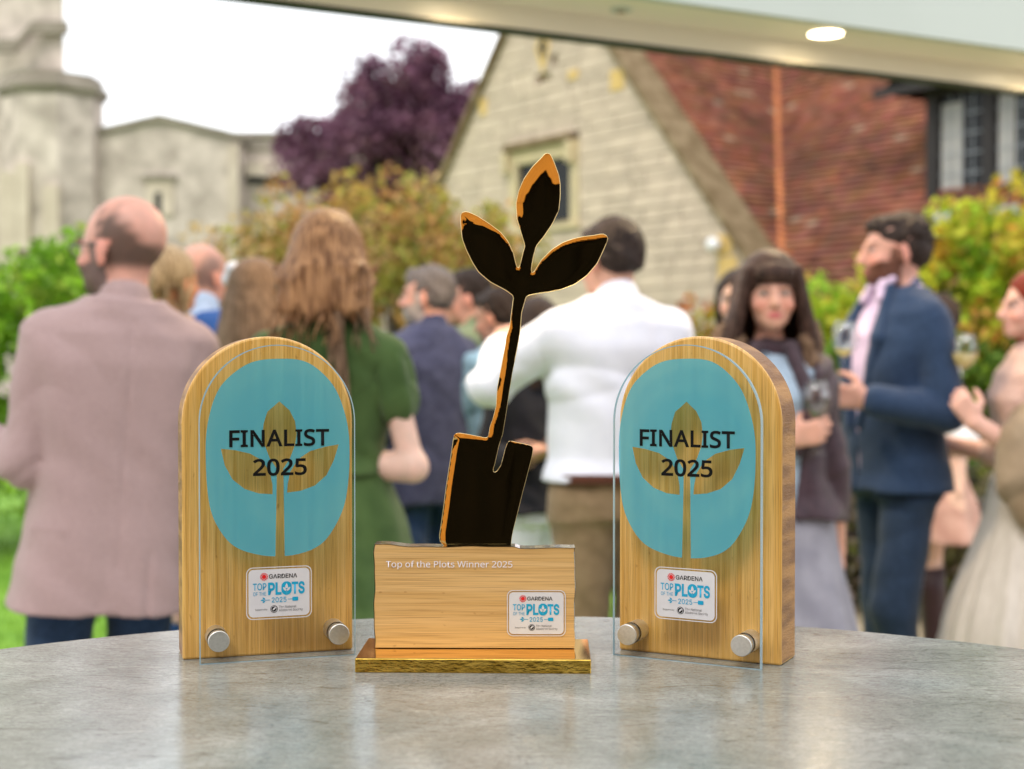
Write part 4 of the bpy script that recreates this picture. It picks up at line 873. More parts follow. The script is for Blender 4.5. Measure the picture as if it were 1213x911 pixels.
# three heads between the mauve blazer and the green dress
q = Person('woman with blonde curls pinned up, peeping past the mauve shoulder', 204, 5.0, 288, -35, female=True, skin=(.55, .27, .15), head_yaw=0)
q.body(); q.garment('top', M['blush_top'], .95, frac=1.8, wr=.004); q.skirt(M['rose_satin'], top=1.05, hem=.5, rh=.30); q.hair(M['hair_blonde'], 'updo', seed=2); q.locks(M['hair_blonde'], [((.07, -.02, 1.64), (.085, -.02, 1.47)), ((.05, -.08, 1.64), (.07, -.09, 1.50))], amp=.02, seed=4, r0=.009); q.shoes()
q = Person('man with cropped grey hair in a bright blue suit, back to us', 243, 5.4, 285, -20, skin=RUDDY, head_yaw=-18, w=1.05)
q.body(scalp=(.24, .16, .15)); q.garment('jacket', M['blue_suit'], .80, e=.020, sl=(.064, .056, .046), frac=1.9, wr=.004, topz=1.475); q.trousers(M['blue_suit'])
v = Vol((-.12, -.12, 1.44), (.12, .12, 1.56), .006); v.cone((0, -.030, 1.46), (0, -.024, 1.51), .078, .066, .01); v.cone((0, -.01, 1.50), (0, .01, 1.62), .052, .062, .004, 'sub'); link('shirt_collar', v.mesh('shirt_collar'), M['pale_blue'], q.root); q.shoes()
q = Person('woman with light brown hair held by a white clip beside the green shoulder', 306, 4.7, 306, -20, female=True, skin=PALE, head_yaw=-10, nod=4)
q.body(); q.garment('top', M['blush_top'], .95, frac=1.8, wr=.004); q.skirt(M['rose_satin'], top=1.05, hem=.5, rh=.30); q.hair(M['hair_light_brown'], 'long', length=1.30, vol_=.012, seed=8); q.locks(M['hair_blonde'], [((-.09, -.03, 1.62), (-.15, -.06, 1.26)), ((-.10, -.01, 1.58), (-.12, -.02, 1.24))], seed=5, r0=.014); q.shoes()
v = Vol((-.20, -.20, 1.58), (.05, .04, 1.82), .005); v.ell(q.hp((-.045, -.092, 1.720)), (.030, .026, .026), .01); v.ell(q.hp((-.066, -.088, 1.685)), (.026, .026, .028), .01); link('hair_clip', v.mesh('hair_clip'), M['white_cotton'], q.root)

# woman with the fringe, facing us
wf = Person('woman with dark fringe and plum leather jacket facing the camera', 912, 4.05, 298, 176, w=.98, female=True, skin=(.62, .34, .25), head_yaw=2, hscale=1.02,
            arms={'R': dict(up=(-.12, -.15, -1), fo=(.62, -.35, .30), hand=(.9, -.25, .25), curl=.75, palm=(.1, 1, .0), flip=1), 'L': dict(up=(.16, -.02, -1), fo=(.10, .15, -1), curl=.5)})
wf.body(lips=(.55, .12, .13)); wf.garment('jacket', M['plum_leather'], .95, e=.028, sl=(.056, .052, .046), frac=1.62, flare=.02, wr=.006, f=30, vox=.0075, open_v=(.60, .14), topz=1.47)
wf.garment('blouse', M['sky_blouse'], .86, e=.012, frac=0, wr=.003, topz=1.44); wf.skirt(M['lavender_skirt'], top=1.02, hem=.12, rh=.34, flute=.08, nf=8, seed=4)
wf.hair(M['hair_brunette'], 'fringe', seed=1); wf.shoes()
wf.locks(M['hair_light_brown'], [(wf.hp((-.120, .0, 1.54)), wf.hp((-.150, .0, 1.40))), (wf.hp((.120, .0, 1.54)), wf.hp((.155, .0, 1.39))), (wf.hp((-.105, .04, 1.50)), wf.hp((-.120, .05, 1.39))), (wf.hp((.105, .04, 1.50)), wf.hp((.13, .05, 1.40))), (wf.hp((.13, -.03, 1.52)), wf.hp((.18, -.03, 1.41)))], seed=3, r0=.036, amp=.012)
for z1_, sx_ in ((1.42, -1), (1.42, 1)):
    v = Vol((-.2, .02, 1.10), (.2, .22, 1.50), .006); v.cone((sx_*.05, .075, 1.46), (sx_*.105, .118, 1.30), .020, .028, .01); v.cone((sx_*.105, .118, 1.30), (sx_*.07, .13, 1.14), .022, .010, .01); link('lapel', v.mesh('lapel'), M['plum_leather'], wf.root)
q = Person('person with dark hair half hidden behind the woman with the fringe', 872, 5.6, 318, 120, female=True, skin=PALE, head_yaw=40)
q.body(); q.garment('top', M['navy_check'], .9, frac=1.9, wr=.004); q.trousers(M['black_cloth']); q.hair(M['hair_dark'], 'long', length=1.40, seed=5); q.shoes()

# man in navy blazer, profile left
nb = Person('bearded man in a navy blazer and pink shirt in profile, holding a wine glass', 1060, 4.75, 249, 108, w=1.0, head_yaw=-16, nod=0, skin=RUDDY, hscale=1.02,
            arms={'L': dict(up=(.14, -.18, -1), fo=(-.86, -.12, .16), hand=(-.95, .05, .12), curl=.8, palm=(.1, .9, .2)), 'R': dict(up=(-.12, .05, -1), fo=(-.86, -.22, .20), hand=(-.9, -.1, .35), curl=.9, palm=(.1, -.9, .2), flip=1)})
nb.pose = {-1: .05, 1: -.05}; nb.body(beard=(.10, .035, .018)); nb.garment('blazer', M['navy_wool'], .86, e=.021, sl=(.065, .056, .047), frac=1.90, flare=.014, wr=.0035, f=24, vox=.0075, open_v=(1.00, .085), collar=1, topz=1.50)
nb.garment('shirt', M['pink_shirt'], .90, e=.010, frac=0, wr=.002, collar=1, topz=1.50); nb.trousers(M['navy_trouser'], pose={-1: .05, 1: -.05}, wr=.006)
nb.hair(M['hair_dark'], 'short', tufts=70); nb.shoes()
for sx_ in (-1, 1):
    v = Vol((-.2, .0, 1.05), (.2, .22, 1.54), .006); v.cone((sx_*.058, .055, 1.50), (sx_*.100, .122, 1.34), .014, .030, .01); v.cone((sx_*.100, .122, 1.34), (sx_*.022, .150, 1.04), .026, .010, .01); link('lapel', v.mesh('lapel'), M['navy_wool'], nb.root)
    v = Vol((-.2, .0, 1.42), (.2, .22, 1.56), .005); v.cone((sx_*.020, .060, 1.515), (sx_*.048, .082, 1.465), .014, .018, .006); v.cone((sx_*.048, .04, 1.525), (sx_*.030, .075, 1.50), .013, .014, .006); link('shirt_collar', v.mesh('shirt_collar'), M['pink_shirt'], nb.root)

# person in rose behind navy man
rs = Person('person in rose satin with a white sleeve and dark boots behind the navy blazer', 1105, 6.0, 345, 75, female=True, skin=PALE,
            arms={'L': dict(up=(.35, -.1, -1), fo=(-.1, -.2, -1), curl=.5), 'R': dict(up=(.2, .0, -1), fo=(.1, .2, -1), curl=.5)})
rs.body(); rs.garment('blouse', M['white_cotton'], 1.05, e=.02, frac=1.3, sl=(.07, .075, .06), wr=.005); rs.skirt(M['rose_satin'], 'skirt', 1.10, .62, .27, .07, 6, 3)
rs.hair(M['hair_dark'], 'short')
for sg in (-1, 1): b = MB(); b.tube([(sg*.105, 0, .0), (sg*.105, -.01, .12), (sg*.10, 0, .38), (sg*.10, .01, .50)], [.05, .045, .062, .066], 16); b.tube([(sg*.105, -.03, .035), (sg*.112, .10, .03), (sg*.114, .15, .025)], [.04, .04, .02], 12); b.build('boot', M['boot_leather'], rs.root, True)

# red haired woman at right edge
rh = Person('red haired woman in a pale tulle dress holding a glass at the right edge', 1222, 4.55, 318, 86, female=True, w=1.08, skin=(.70, .42, .34), head_yaw=6,
            arms={'L': dict(up=(-.12, -.05, -1), fo=(-.62, .02, .40), hand=(-.5, 0, .75), curl=.95, palm=(.0, .8, .3)), 'R': dict(up=(-.1, .1, -1), fo=(-.5, .3, .1), curl=.5)})
rh.body(); rh.garment('bodice', M['blush_top'], 1.06, e=.014, frac=1.25, sl=(.062, .06, .055), wr=.004); rh.skirt(M['cream_tulle'], 'tulle_skirt', 1.12, .08, .46, .05, 16, 1)
rh.hair(M['hair_red'], 'long', length=1.32, vol_=.0, seed=9); rh.shoes()
v = Vol((-.45, -.40, .78), (.30, .40, 1.36), .009); v.ell((-.16, -.04, 1.20), (.10, .17, .12), .05); v.ell((-.20, .02, 1.06), (.085, .15, .17), .05); v.cone((-.19, .10, 1.16), (-.21, .05, .92), .06, .055, .04)
v.wrinkle(.014, 26, 4); link('shawl', v.mesh('shawl'), M['taupe_shawl'], rh.root)
# sliver of a green dress at left edge
q = Person('guest in emerald green of whom only a sliver shows at the left edge', -118, 4.3, 330, 30, female=True, w=1.05, skin=PALE,
           arms={'R': dict(up=(.3, 0, -1), fo=(.05, .1, -1), curl=.4), 'L': dict(up=(-.2, 0, -1), fo=(0, .2, -1), curl=.4)})
q.body(vox=.008); q.garment('dress_bodice', M['emerald'], 1.0, frac=1.8); q.skirt(M['emerald'], 'dress_skirt', 1.08, .45, .28); q.hair(M['hair_brunette'], 'long'); q.shoes()

# wine glasses
def grip(pp, side, off=.075, down=.09):
    wr_, d, n, t = pp.J[side+'h']; return pp.w2(wr_+d*off+n*.022)-Vector((0, 0, down))
wine_glass('empty wine glass raised in front of the navy blazer', P(997, 399, 4.50)-Vector((0, 0, .150)), (0, 4), .22)
wine_glass('wine glass held low by its bowl in the hand of the woman with the fringe', P(966, 537, 3.92), (0, 0), 0)
wine_glass('wine glass with pale wine held by the red haired woman', P(1140, 414, 4.50)-Vector((0, 0, .150)), (0, 3), .55)

# ------------------------------------------------------------------ canopy beam overhead
M['canopy_white'] = mat('canopy_paint', (.48, .54, .50), (.50, .56, .52), .45, nscale=2)
M['canopy_cream'] = mat('canopy_soffit_paint', (.80, .76, .64), (.82, .78, .66), .30, nscale=3)
M['canopy_seal'] = mat('dark_seal', (.03, .035, .03), None, .6)
M['lamp_glow'] = bpy.data.materials.new('lit_lamp'); M['lamp_glow'].use_nodes = True
_b = M['lamp_glow'].node_tree.nodes['Principled BSDF']; _b.inputs['Emission Color'].default_value = (1, .80, .52, 1); _b.inputs['Emission Strength'].default_value = 9
zl = HC+1.07
A0 = P(310, 0, 4.25); A1 = P(1213, 0, 5.72); tv = Vector((A1.x-A0.x, A1.y-A0.y, 0)).normalized()
cn = thing('canopy_beam', 'pale painted canopy beam with recessed downlights crossing the top right', 'canopy', (A0.x, A0.y, 0), math.atan2(tv.y, tv.x))
# local: x along the beam, -y towards the camera
x0, x1 = -5.0, 7.5
b = MB(); b.box((x0, 0, zl+.004), (x1, .05, zl+.62)); b.build('outer_fascia', M['canopy_cream'], cn)
b = MB(); b.box((x0, -.003, zl-.006), (x1, .055, zl+.004)); b.build('dark_seal', M['canopy_seal'], cn)
b = MB(); b.box((x0, -.26, zl+.078), (x1, -.001, zl+.10)); b.build('soffit', M['canopy_cream'], cn)
b = MB(); b.box((x0, -.30, zl+.074), (x1, -.261, zl+.62)); b.build('inner_fascia', M['canopy_white'], cn)
b = MB(); b.box((x0, -.32, zl+.621), (x1, .08, zl+.66)); b.build('beam_cap', M['canopy_white'], cn)
for px_ in (0.633, 2.006, 3.14, 5.6):
    o = thing('downlight', {0.633: 'downlight out of the top of the frame above the gold figure', 2.006: 'lit round downlight recessed in the canopy beam, top right', 3.14: 'downlight beyond the right edge of the frame in the canopy beam'}.get(px_, 'downlight further along the canopy beam'), 'downlight', tuple(cn.matrix_basis @ Vector((px_, -.165, 0)))[:2]+(0,), 0, 'downlights in the canopy beam')
    b = MB(); b.lathe([(0, zl+.0745), (.060, zl+.0745)], 32); b.build('lamp_lens', M['lamp_glow'], o)
    b = MB(); b.lathe([(.060, zl+.0735), (.070, zl+.0735), (.071, zl+.0775)], 32); b.build('trim_ring', M['canopy_white'], o)
    ld = bpy.data.lights.new('downlight_lamp', 'SPOT'); lo_ = bpy.data.objects.new('downlight_lamp', ld); COL.objects.link(lo_); lo_.parent = o
    ld.energy = 75; ld.color = (1, .74, .42); ld.spot_size = R(150); ld.spot_blend = .6; ld.shadow_soft_size = .05; lo_.location = (0, 0, zl+.070)
se = thing('ceiling_sensor', 'small brown and white sensor under the canopy beam', 'sensor', tuple(cn.matrix_basis @ Vector((1.186, -.12, 0)))[:2]+(0,))
b = MB(); b.lathe([(0, zl+.066), (.014, zl+.067), (.018, zl+.0775)], 20); b.build('sensor_cap', mat('sensor_brown', (.30, .20, .12), None, .6), se)
b = MB(); b.lathe([(.018, zl+.070), (.036, zl+.073), (.037, zl+.0775)], 20); b.build('sensor_base', M['canopy_white'], se)
for lx in (x0+.1, x1-.1):
    q_ = cn.matrix_basis @ Vector((lx, -.12, 0))
    t_ = thing('canopy_post', 'pale square post carrying the %s end of the canopy beam, out of frame' % ('near' if lx < 0 else 'far'), 'post', (q_.x, q_.y, 0), cn.rotation_euler.z)
    b = MB(); b.box((-.07, -.07, 0), (.07, .07, zl+.072)); bevel(b.build('post_shaft', M['canopy_white'], t_), .008)
    b = MB(); b.box((-.11, -.11, 0), (.11, .11, .02)); b.build('post_foot', M['table_metal'], t_)

# unseen dark building behind the camera; oak added for amber reflections in the gold
M['charred'] = mat('charred_boards', (.004, .004, .004), (.007, .006, .006), .9, spec=.05, scale=(1, 1, .1), nscale=30)
M['oak'] = mat('oak_boards', (.62, .30, .07), (.48, .20, .04), .6, scale=(1, 1, .1), nscale=30)  # warm colour chosen to mirror as amber in the gold
dk = thing('timber_building', 'black boarded building with oak posts behind the camera', 'building', (0, -2.4, 0))
b = MB(); b.box((-5, -3, 0), (5, -.05, 4.2)); b.build('wall', M['charred'], dk)
for k in range(40):
    b = MB(); b.box((-5+k*.25, -.048, 0), (-5+k*.25+.235, -.02, 4.18)); b.build('board', M['charred'] if 3 < k < 36 else M['oak'], dk)
for k, (x, w_) in enumerate(((-2.9, 1.6), (3.4, .5))): b = MB(); b.box((x, -.018, 0), (x+w_, .12, 2.55)); b.build('oak_post', M['oak'], dk)  # added reflectors, mirrored as amber in the figure's side edges
b = MB(); b.box((-3.6, -.018, 2.56), (3.6, .16, 4.1)); b.build('oak_lintel', M['oak'], dk)  # added so the top leaf mirrors amber above
b = MB(); b.box((-5.2, -3.2, 4.201), (5.2, .5, 4.4)); b.build('roof', M['charred'], dk)

# ------------------------------------------------------------------ stone house with gable
M['mortar'] = mat('lime_mortar', (.50, .42, .31), (.56, .47, .35), .95, nscale=12)
M['stone'] = mat('cotswold_stone', (.61, .495, .385), (.49, .40, .315), .95, spec=.1, nscale=2.4, detail=8, bump=.5, bscale=20, var=.10, ramp=(.3, .7))
M['stone_y'] = mat('golden_stone', (.66, .45, .15), (.60, .42, .17), .9, nscale=4, bump=.4, bscale=20)
M['stone_trim'] = mat('window_stone', (.58, .47, .28), (.50, .41, .26), .85, nscale=4, bump=.3)
M['stone_dark'] = mat('weathered_stone', (.15, .105, .055), (.26, .195, .115), .95, spec=.1, nscale=5, detail=8, bump=.8, bscale=30)
M['tile'] = mat('clay_tile', (.27, .108, .062), (.15, .068, .042), .9, spec=.12, nscale=1.1, detail=7, attr='tint', bump=.4, bscale=30, ramp=(.35, .65))
M['tile_valley'] = mat('valley_tile', (.55, .19, .06), (.42, .13, .05), .85, nscale=5, attr='tint')
M['dark_glass'] = mat('dark_glass', (.012, .014, .016), None, .22, spec=.18)
M['lead'] = mat('lead_sheet', (.33, .35, .37), (.26, .28, .30), .55, nscale=9)
M['black_timber'] = mat('black_timber', (.014, .011, .011), (.022, .018, .016), .7, nscale=20)
M['curtain'] = mat('net_curtain', (.46, .45, .42), (.28, .27, .25), .9, scale=(26, 26, .5), nscale=1)
hs = thing('stone_house', 'stone gabled house with red tiled roof and black dormer window', 'house', (2.65, 16, 0), math.atan2(-.813, .582))
EZ, AZ, WG = 2.50, 6.88, 3.78          # eaves, apex height, half width
SL = (AZ-EZ)/WG
b = MB(); b.prism([(-2*WG+.02, 0), (-.02, 0), (-.02, EZ), (-WG, AZ-.03), (-2*WG+.02, EZ)], .11, 9.0); b.build('core_wall', M['mortar'], hs)
def gab(px, py):                        # pixel on the gable face -> local x, z
    k = (px-CX)/FPX; u = (16*k-2.65)/(-.582-.813*k); d = 16+.813*u; return -u, HC+(HY-py)/FPX*d
def clip(poly, fn):
    out = []
    for i in range(len(poly)):
        a_, b_ = poly[i], poly[(i+1) % len(poly)]; fa, fb = fn(a_), fn(b_)
        if fa >= 0: out.append(a_)
        if (fa >= 0) != (fb >= 0): t = fa/(fa-fb); out.append((a_[0]+(b_[0]-a_[0])*t, a_[1]+(b_[1]-a_[1])*t))
    return out
wx0, wz1 = gab(621, 190); wx1, wz0 = gab(676, 262); wz0 = min(wz0, 3.2)
wx0, wx1 = gab(613, 225)[0], gab(676, 225)[0]; wz1 = gab(650, 190)[1]; wz0 = gab(650, 262)[1]
vx, vz = gab(643, 58)
rs_ = random.Random(4); shapes = {}; nst = 0; z = .0; filler = MB()
cand = []
while z < AZ:
    h = rs_.choice((.13, .15, .17, .19)); x = -2*WG+rs_.uniform(-.3, 0)
    while x < 0:
        w_ = rs_.choice((.28, .40, .52, .66)); cand.append((x, z, w_, h)); x += w_
    z += h
def seen(x, z):
    d = 16-.813*x; X = 2.65+.582*x; pxx = CX+X/d*FPX; pyy = HY-(z-HC)/d*FPX; return (480 < pxx < 905 and pyy < 335 and pyy > 30+.11*(pxx-310)-10), abs(pyy-150)+abs(pxx-700)*.4
ok = []
for (x, z, w_, h) in cand:
    g_ = .005; poly = [(x+g_, z+g_), (x+w_-g_, z+g_), (x+w_-g_, z+h-g_), (x+g_, z+h-g_)]
    poly = clip(poly, lambda p: min(SL*(-p[0])+EZ-p[1], 9)); poly = clip(poly, lambda p: SL*(p[0]+2*WG)+EZ-p[1]); poly = clip(poly, lambda p: -.005-p[0]); poly = clip(poly, lambda p: p[0]+2*WG-.005)
    if len(poly) < 3: continue
    cxp, czp = sum(p[0] for p in poly)/len(poly), sum(p[1] for p in poly)/len(poly)
    dead = False
    for bx0, bx1, bz0, bz1 in ((wx0-.175, wx1+.175, wz0-.145, wz1+.205), (vx-.165, vx+.165, vz-.345, vz+.345)):
        if poly and max(p[0] for p in poly) > bx0 and min(p[0] for p in poly) < bx1 and max(p[1] for p in poly) > bz0+.02 and min(p[1] for p in poly) < bz1-.02:
            lft = clip(poly, lambda p: bx0-.004-p[0]); rgt = clip(poly, lambda p: p[0]-bx1-.004)
            wl_, wr_2 = [(max(p[0] for p in q)-min(p[0] for p in q)) if len(q) > 2 else 0 for q in (lft, rgt)]
            if max(wl_, wr_2) < .04: dead = True
            poly = lft if wl_ > wr_2 else rgt
    if dead or len(poly) < 3: continue
    cxp, czp = sum(p[0] for p in poly)/len(poly), sum(p[1] for p in poly)/len(poly)
    full = len(poly) == 4 and abs(poly[2][0]-poly[0][0]-(w_-2*g_)) < 1e-4
    s_, pr_ = seen(cxp, czp); ok.append((not s_, pr_, poly, full, x, z, w_, h))
ok.sort(key=lambda t: t[:2])
for i, (ns, pr_, poly, full, x, z, w_, h) in enumerate(ok):
    proud = rs_.uniform(-.005, .005)
    if ns or i >= 298: filler.prism(poly, proud, .112); continue
    if full:
        key = (w_, h, rs_.randrange(2))
        if key not in shapes:
            b = MB(); g_ = .005; b.prism([(g_, g_+rs_.uniform(0, .006)), (w_-g_, g_), (w_-g_-rs_.uniform(0, .008), h-g_), (g_+rs_.uniform(0, .008), h-g_-rs_.uniform(0, .006))], 0, .112); shapes[key] = b.mesh('stone')
        o = link('stone', shapes[key], M['stone'], hs); o.location = (x, proud, z)
    else: b = MB(); b.prism(poly, proud, .112); b.build('stone', M['stone'], hs)
filler.build('lower_stonework', M['stone'], hs, kind='stuff')
# golden quoins
for (px_, py_, w_, h) in ((573, 128, .16, .24), (731, 96, .26, .26), (679, 90, .2, .12), (858, 290, .25, .22), (862, 320, .3, .3)):
    x, z = gab(px_, py_); b = MB(); b.box((x-w_/2, -.016, z-h/2), (x+w_/2, .1, z+h/2)); bevel(b.build('golden_stone', M['stone_y'], hs), .006)
# window: jambs, lintel, hood mould, panes
b = MB(); b.box((wx0, .050, wz0), (wx1, .060, wz1)); gp = b.build('window', M['dark_glass'], hs)
for nm_, lo_, hi_ in (('jamb', (wx0-.17, -.02, wz0-.05), (wx0, .10, wz1)), ('jamb', (wx1, -.02, wz0-.05), (wx1+.17, .10, wz1)), ('lintel', (wx0-.17, -.022, wz1+.002), (wx1+.17, .10, wz1+.20)), ('sill', (wx0-.2, -.05, wz0-.14), (wx1+.2, .10, wz0-.052)), ('mullion', ((wx0+wx1)/2-.05, .02, wz0), ((wx0+wx1)/2+.05, .049, wz1))):
    b = MB(); b.box(lo_, hi_); bevel(b.build(nm_, M['stone_trim'], gp), .008)
b = MB(); 
for k in range(1, 5): zz = wz0+(wz1-wz0)*k/5; b.box((wx0, .042, zz-.006), (wx1, .048, zz+.006))
for k in (1, 3): xx = wx0+(wx1-wx0)*k/4; b.box((xx-.006, .041, wz0), (xx+.006, .047, wz1))
b.build('glazing_bar', M['black_timber'], gp)
hx0, hz = gab(601, 181); hx1, hz2 = gab(681, 160); hz = (hz+hz2)/2
b = MB(); b.prism([(hx0, hz-.05), (hx1, hz-.05), (hx1, hz+.06), (hx0, hz+.06)], -.10, .1); bevel(b.build('hood_mould', M['stone_dark'], gp), .02)
for hx in (hx0-.02, hx1-.10): b = MB(); b.box((hx, -.11, hz-.34), (hx+.12, .1, hz-.051)); bevel(b.build('hood_stop', M['stone_trim'], gp), .02)
b = MB(); b.prism([(vx-.10, vz), (vx, vz-.20), (vx+.10, vz), (vx, vz+.20)], .004, .012); vt = b.build('diamond_vent', M['dark_glass'], hs)
b = MB()
for s1 in (-1, 1):
    for s2 in (-1, 1): b.prism([(vx+s1*.16, vz), (vx, vz+s2*.34), (vx, vz+s2*.20), (vx+s1*.10, vz)], -.012, .112)
b.build('vent_surround', M['stone_y'], vt)
for s1 in (-1, 1):
    for s2 in (-1, 1): b = MB(); b.prism([(vx+s1*.163, vz+s2*.01), (vx+s1*.163, vz+s2*.342), (vx+s1*.005, vz+s2*.342)], 0, .112); b.build('stone', M['stone'], hs)
# copings
def slope_prism(x_top, z_top, x_bot, z_bot, t0, t1, y0, y1):
    return [(x_top, z_top+t0), (x_bot, z_bot+t0), (x_bot, z_bot+t1), (x_top, z_top+t1)], y0, y1
cs = []
N_ = 14
for k in range(N_):
    a0, a1 = k/N_, (k+.985)/N_
    for sg in (1, -1):
        xa, xb = -WG+sg*(WG+.10)*a0, -WG+sg*(WG+.10)*a1; za, zb = AZ-(WG+.10)*a0*SL, AZ-(WG+.10)*a1*SL
        b = MB(); b.prism([(xa, za-.05), (xb, zb-.05), (xb, zb+.10), (xa, za+.10)], -.09, .42); bevel(b.build('coping_stone', M['stone_dark'], hs), .015)
b = MB(); b.box((-.05, -.10, EZ-.34), (.30, .43, EZ-.145)); bevel(b.build('kneeler', M['stone_trim'], hs), .02)
b = MB(); b.prism([(-.02, 0), (.16, 0), (.16, EZ-.36), (-.02, EZ-.36)], -.02, .43); b.build('corner_pier', M['stone'], hs)
# tiles: wing slope (faces +x), main slope (faces -y)
def tiles(rows, lenf, origin, ax, up, out, name, gauge=.10, tw=.165):
    b = MB(); r = random.Random(len(name)); ax, up, out = Vector(ax), Vector(up), Vector(out)
    for i in range(rows):
        s0, s1 = lenf(i*gauge); x = s0-(i % 2)*tw/2
        while x < s1:
            xa, xb = max(x, s0), min(x+tw-.004, s1)
            if xb-xa > .02:
                t0 = .034+r.uniform(-.004, .008); o_ = Vector(origin)+ax*xa+up*(i*gauge-.01)
                v = [o_+out*t0, o_+ax*(xb-xa)+out*t0, o_+ax*(xb-xa)+up*(gauge+.02)+out*.006, o_+up*(gauge+.02)+out*.006, o_, o_+ax*(xb-xa)]
                s = r.gauss(1, .16); c = (s*r.uniform(.92, 1.1), s*r.uniform(.85, 1.12), s*r.uniform(.85, 1.2))
                if r.random() < .02: c = (1.5, 2.4, 2.8)
                b.add(v, [(0, 1, 2, 3), (4, 5, 1, 0), (4, 0, 3), (5, 2, 1)], c)
            x += tw
    return b.build(name, M['tile'], hs, kind='stuff')
ca, sa = 1/math.hypot(1, SL), SL/math.hypot(1, SL)
D0 = .53; slen = math.hypot(WG, SL*WG)
b = MB(); b.add([(0, .40, EZ), (0, 9, EZ), (-WG, 9, AZ), (-WG, .40, AZ)], [(0, 1, 2, 3)]); b.add([(-2*WG, .40, EZ), (-2*WG, 9, EZ), (-WG, 9, AZ), (-WG, .40, AZ)], [(0, 1, 2, 3)]); b.build('roof', M['mortar'], hs)
tiles(int(slen/.1), lambda s: (.40, D0+s*ca+.02), (0.0, 0, EZ), (0, 1, 0), (-ca, 0, sa), (sa, 0, ca), 'wing_roof_tiles')
lowz = 1.10; ext = (EZ-lowz)/sa
tiles(int((slen+ext)/.1), lambda s: (max(.0, 0-(s-ext)*ca) if s < ext else -(s-ext)*ca, 9.0), (0, D0-ext*ca, lowz), (1, 0, 0), (0, ca, sa), (0, -sa, ca), 'main_roof_tiles')
b = MB(); b.add([(.0, D0-ext*ca+.01, lowz-.01), (9, D0-ext*ca+.01, lowz-.01), (9, D0+WG, AZ-.01), (-WG, D0+WG, AZ-.01), (.0, D0, EZ-.01)], [(0, 1, 2, 3, 4)]); b.box((.17, D0-ext*ca+.25, 0), (9, 6, lowz)); b.build('main_roof_deck', M['mortar'], hs)
b = MB(); r = random.Random(3)
for i in range(50):      # valley tiles
    t = i/50; c0 = Vector((-WG*t, D0+WG*t, EZ+(AZ-EZ)*t)); s = r.gauss(1, .12)
    if i == 0: 
        for j in range(14): tt = -j/14; cc_ = Vector((.06, D0+ext*ca*tt, EZ+(EZ-lowz)*tt)); b.box((-.10, -.05, .0), (.10, .05, .055), Matrix.Translation(cc_), (s, s, s))
    Mt = Matrix.Translation(c0+Vector((0, 0, .03))) @ Matrix.Rotation(R(45), 4, 'Z') @ Matrix.Rotation(R(35), 4, 'X')
    b.box((-.10, 0, 0), (.10, .125, .03), Mt, (s, s, s))
b.build('valley_tiles', M['tile_valley'], hs, kind='stuff')
# dormer
dx0, dx1, dy, dz0, dz1 = 1.66, 4.6, .98, 3.06, 4.10
b = MB(); b.box((dx0+.1, dy+.10, dz0-.2), (dx1-.1, dy+1.4, dz1)); dm = b.build('dormer', M['tile'], hs)
fw = .14
nP = 4; pw = (dx1-dx0-fw)/nP
for k in range(nP+1): b = MB(); x = dx0+k*pw; b.box((x, dy, dz0), (x+fw, dy+.12, dz1)); bevel(b.build('frame_post', M['black_timber'], dm), .01)
for z0_, z1_ in ((dz0-.12, dz0-.002), (dz1+.002, dz1+.12)): b = MB(); b.box((dx0-.02, dy-.02, z0_), (dx1+.02, dy+.125, z1_)); bevel(b.build('frame_rail', M['black_timber'], dm), .01)
for k in range(nP):
    xa, xb = dx0+k*pw+fw+.002, dx0+(k+1)*pw-.002
    b = MB(); b.box((xa, dy+.07, dz0), (xb, dy+.075, dz1)); pn = b.build('pane', M['dark_glass'], dm)
    b = MB(); cw = (xb-xa)*(.38 if k % 2 else .52); b.box((xa+.02, dy+.060, dz0+.04), (xa+cw, dy+.068, dz1-.08)); b.build('net_curtain', M['curtain'], pn)
b = MB()
for k in range(nP):
    xa, xb = dx0+k*pw+fw+.002, dx0+(k+1)*pw-.002
    for j in range(1, 5): z_ = dz0+(dz1-dz0)*j/5; b.box((xa, dy+.050, z_-.006), (xb, dy+.056, z_+.006))
    for j in range(1, 4): x_ = xa+(xb-xa)*j/4; b.box((x_-.005, dy+.049, dz0), (x_+.005, dy+.055, dz1))
b.build('leaded_lights', M['lead'], dm, kind='stuff')
b = MB(); b.add([(dx0-.18, dy-.42, dz0-.30), (dx1+.18, dy-.42, dz0-.30), (dx1+.05, dy-.03, dz0-.13), (dx0-.05, dy-.03, dz0-.13), (dx0-.18, dy-.42, dz0-.335), (dx1+.18, dy-.42, dz0-.335)], [(0, 1, 2, 3), (4, 5, 1, 0)]); b.build('lead_apron', M['lead'], dm)
b = MB(); b.prism([(dx0-.45, dz1+.10), (dx1+.45, dz1+.10), ((dx0+dx1)/2, dz1+1.5)], dy-.22, dy+2.6); b.build('dormer_roof', M['tile'], dm)
b = MB(); b.box((dx0-.50, dy-.26, dz1+.05), (dx1+.5, dy-.225, dz1+.14)); b.build('barge_board', M['black_timber'], dm)
x, z = gab(855, 291); wl = thing('wall_lamp', 'small white globe lamp on the corner of the gable', 'lamp', tuple(hs.matrix_basis @ Vector((x, -.14, 0)))[:2]+(0,))
b = MB(); b.lathe([(.085*math.sin(t), z+.085*math.cos(t)) for t in np.linspace(0, math.pi, 14)], 20); b.build('globe', mat('white_globe', (.8, .8, .8), None, .3), wl, True)
b = MB(); b.box((-.02, .0, z-.02), (.02, .14, z+.02)); b.build('bracket', M['black_timber'], wl).rotation_euler.z = hs.rotation_euler.z

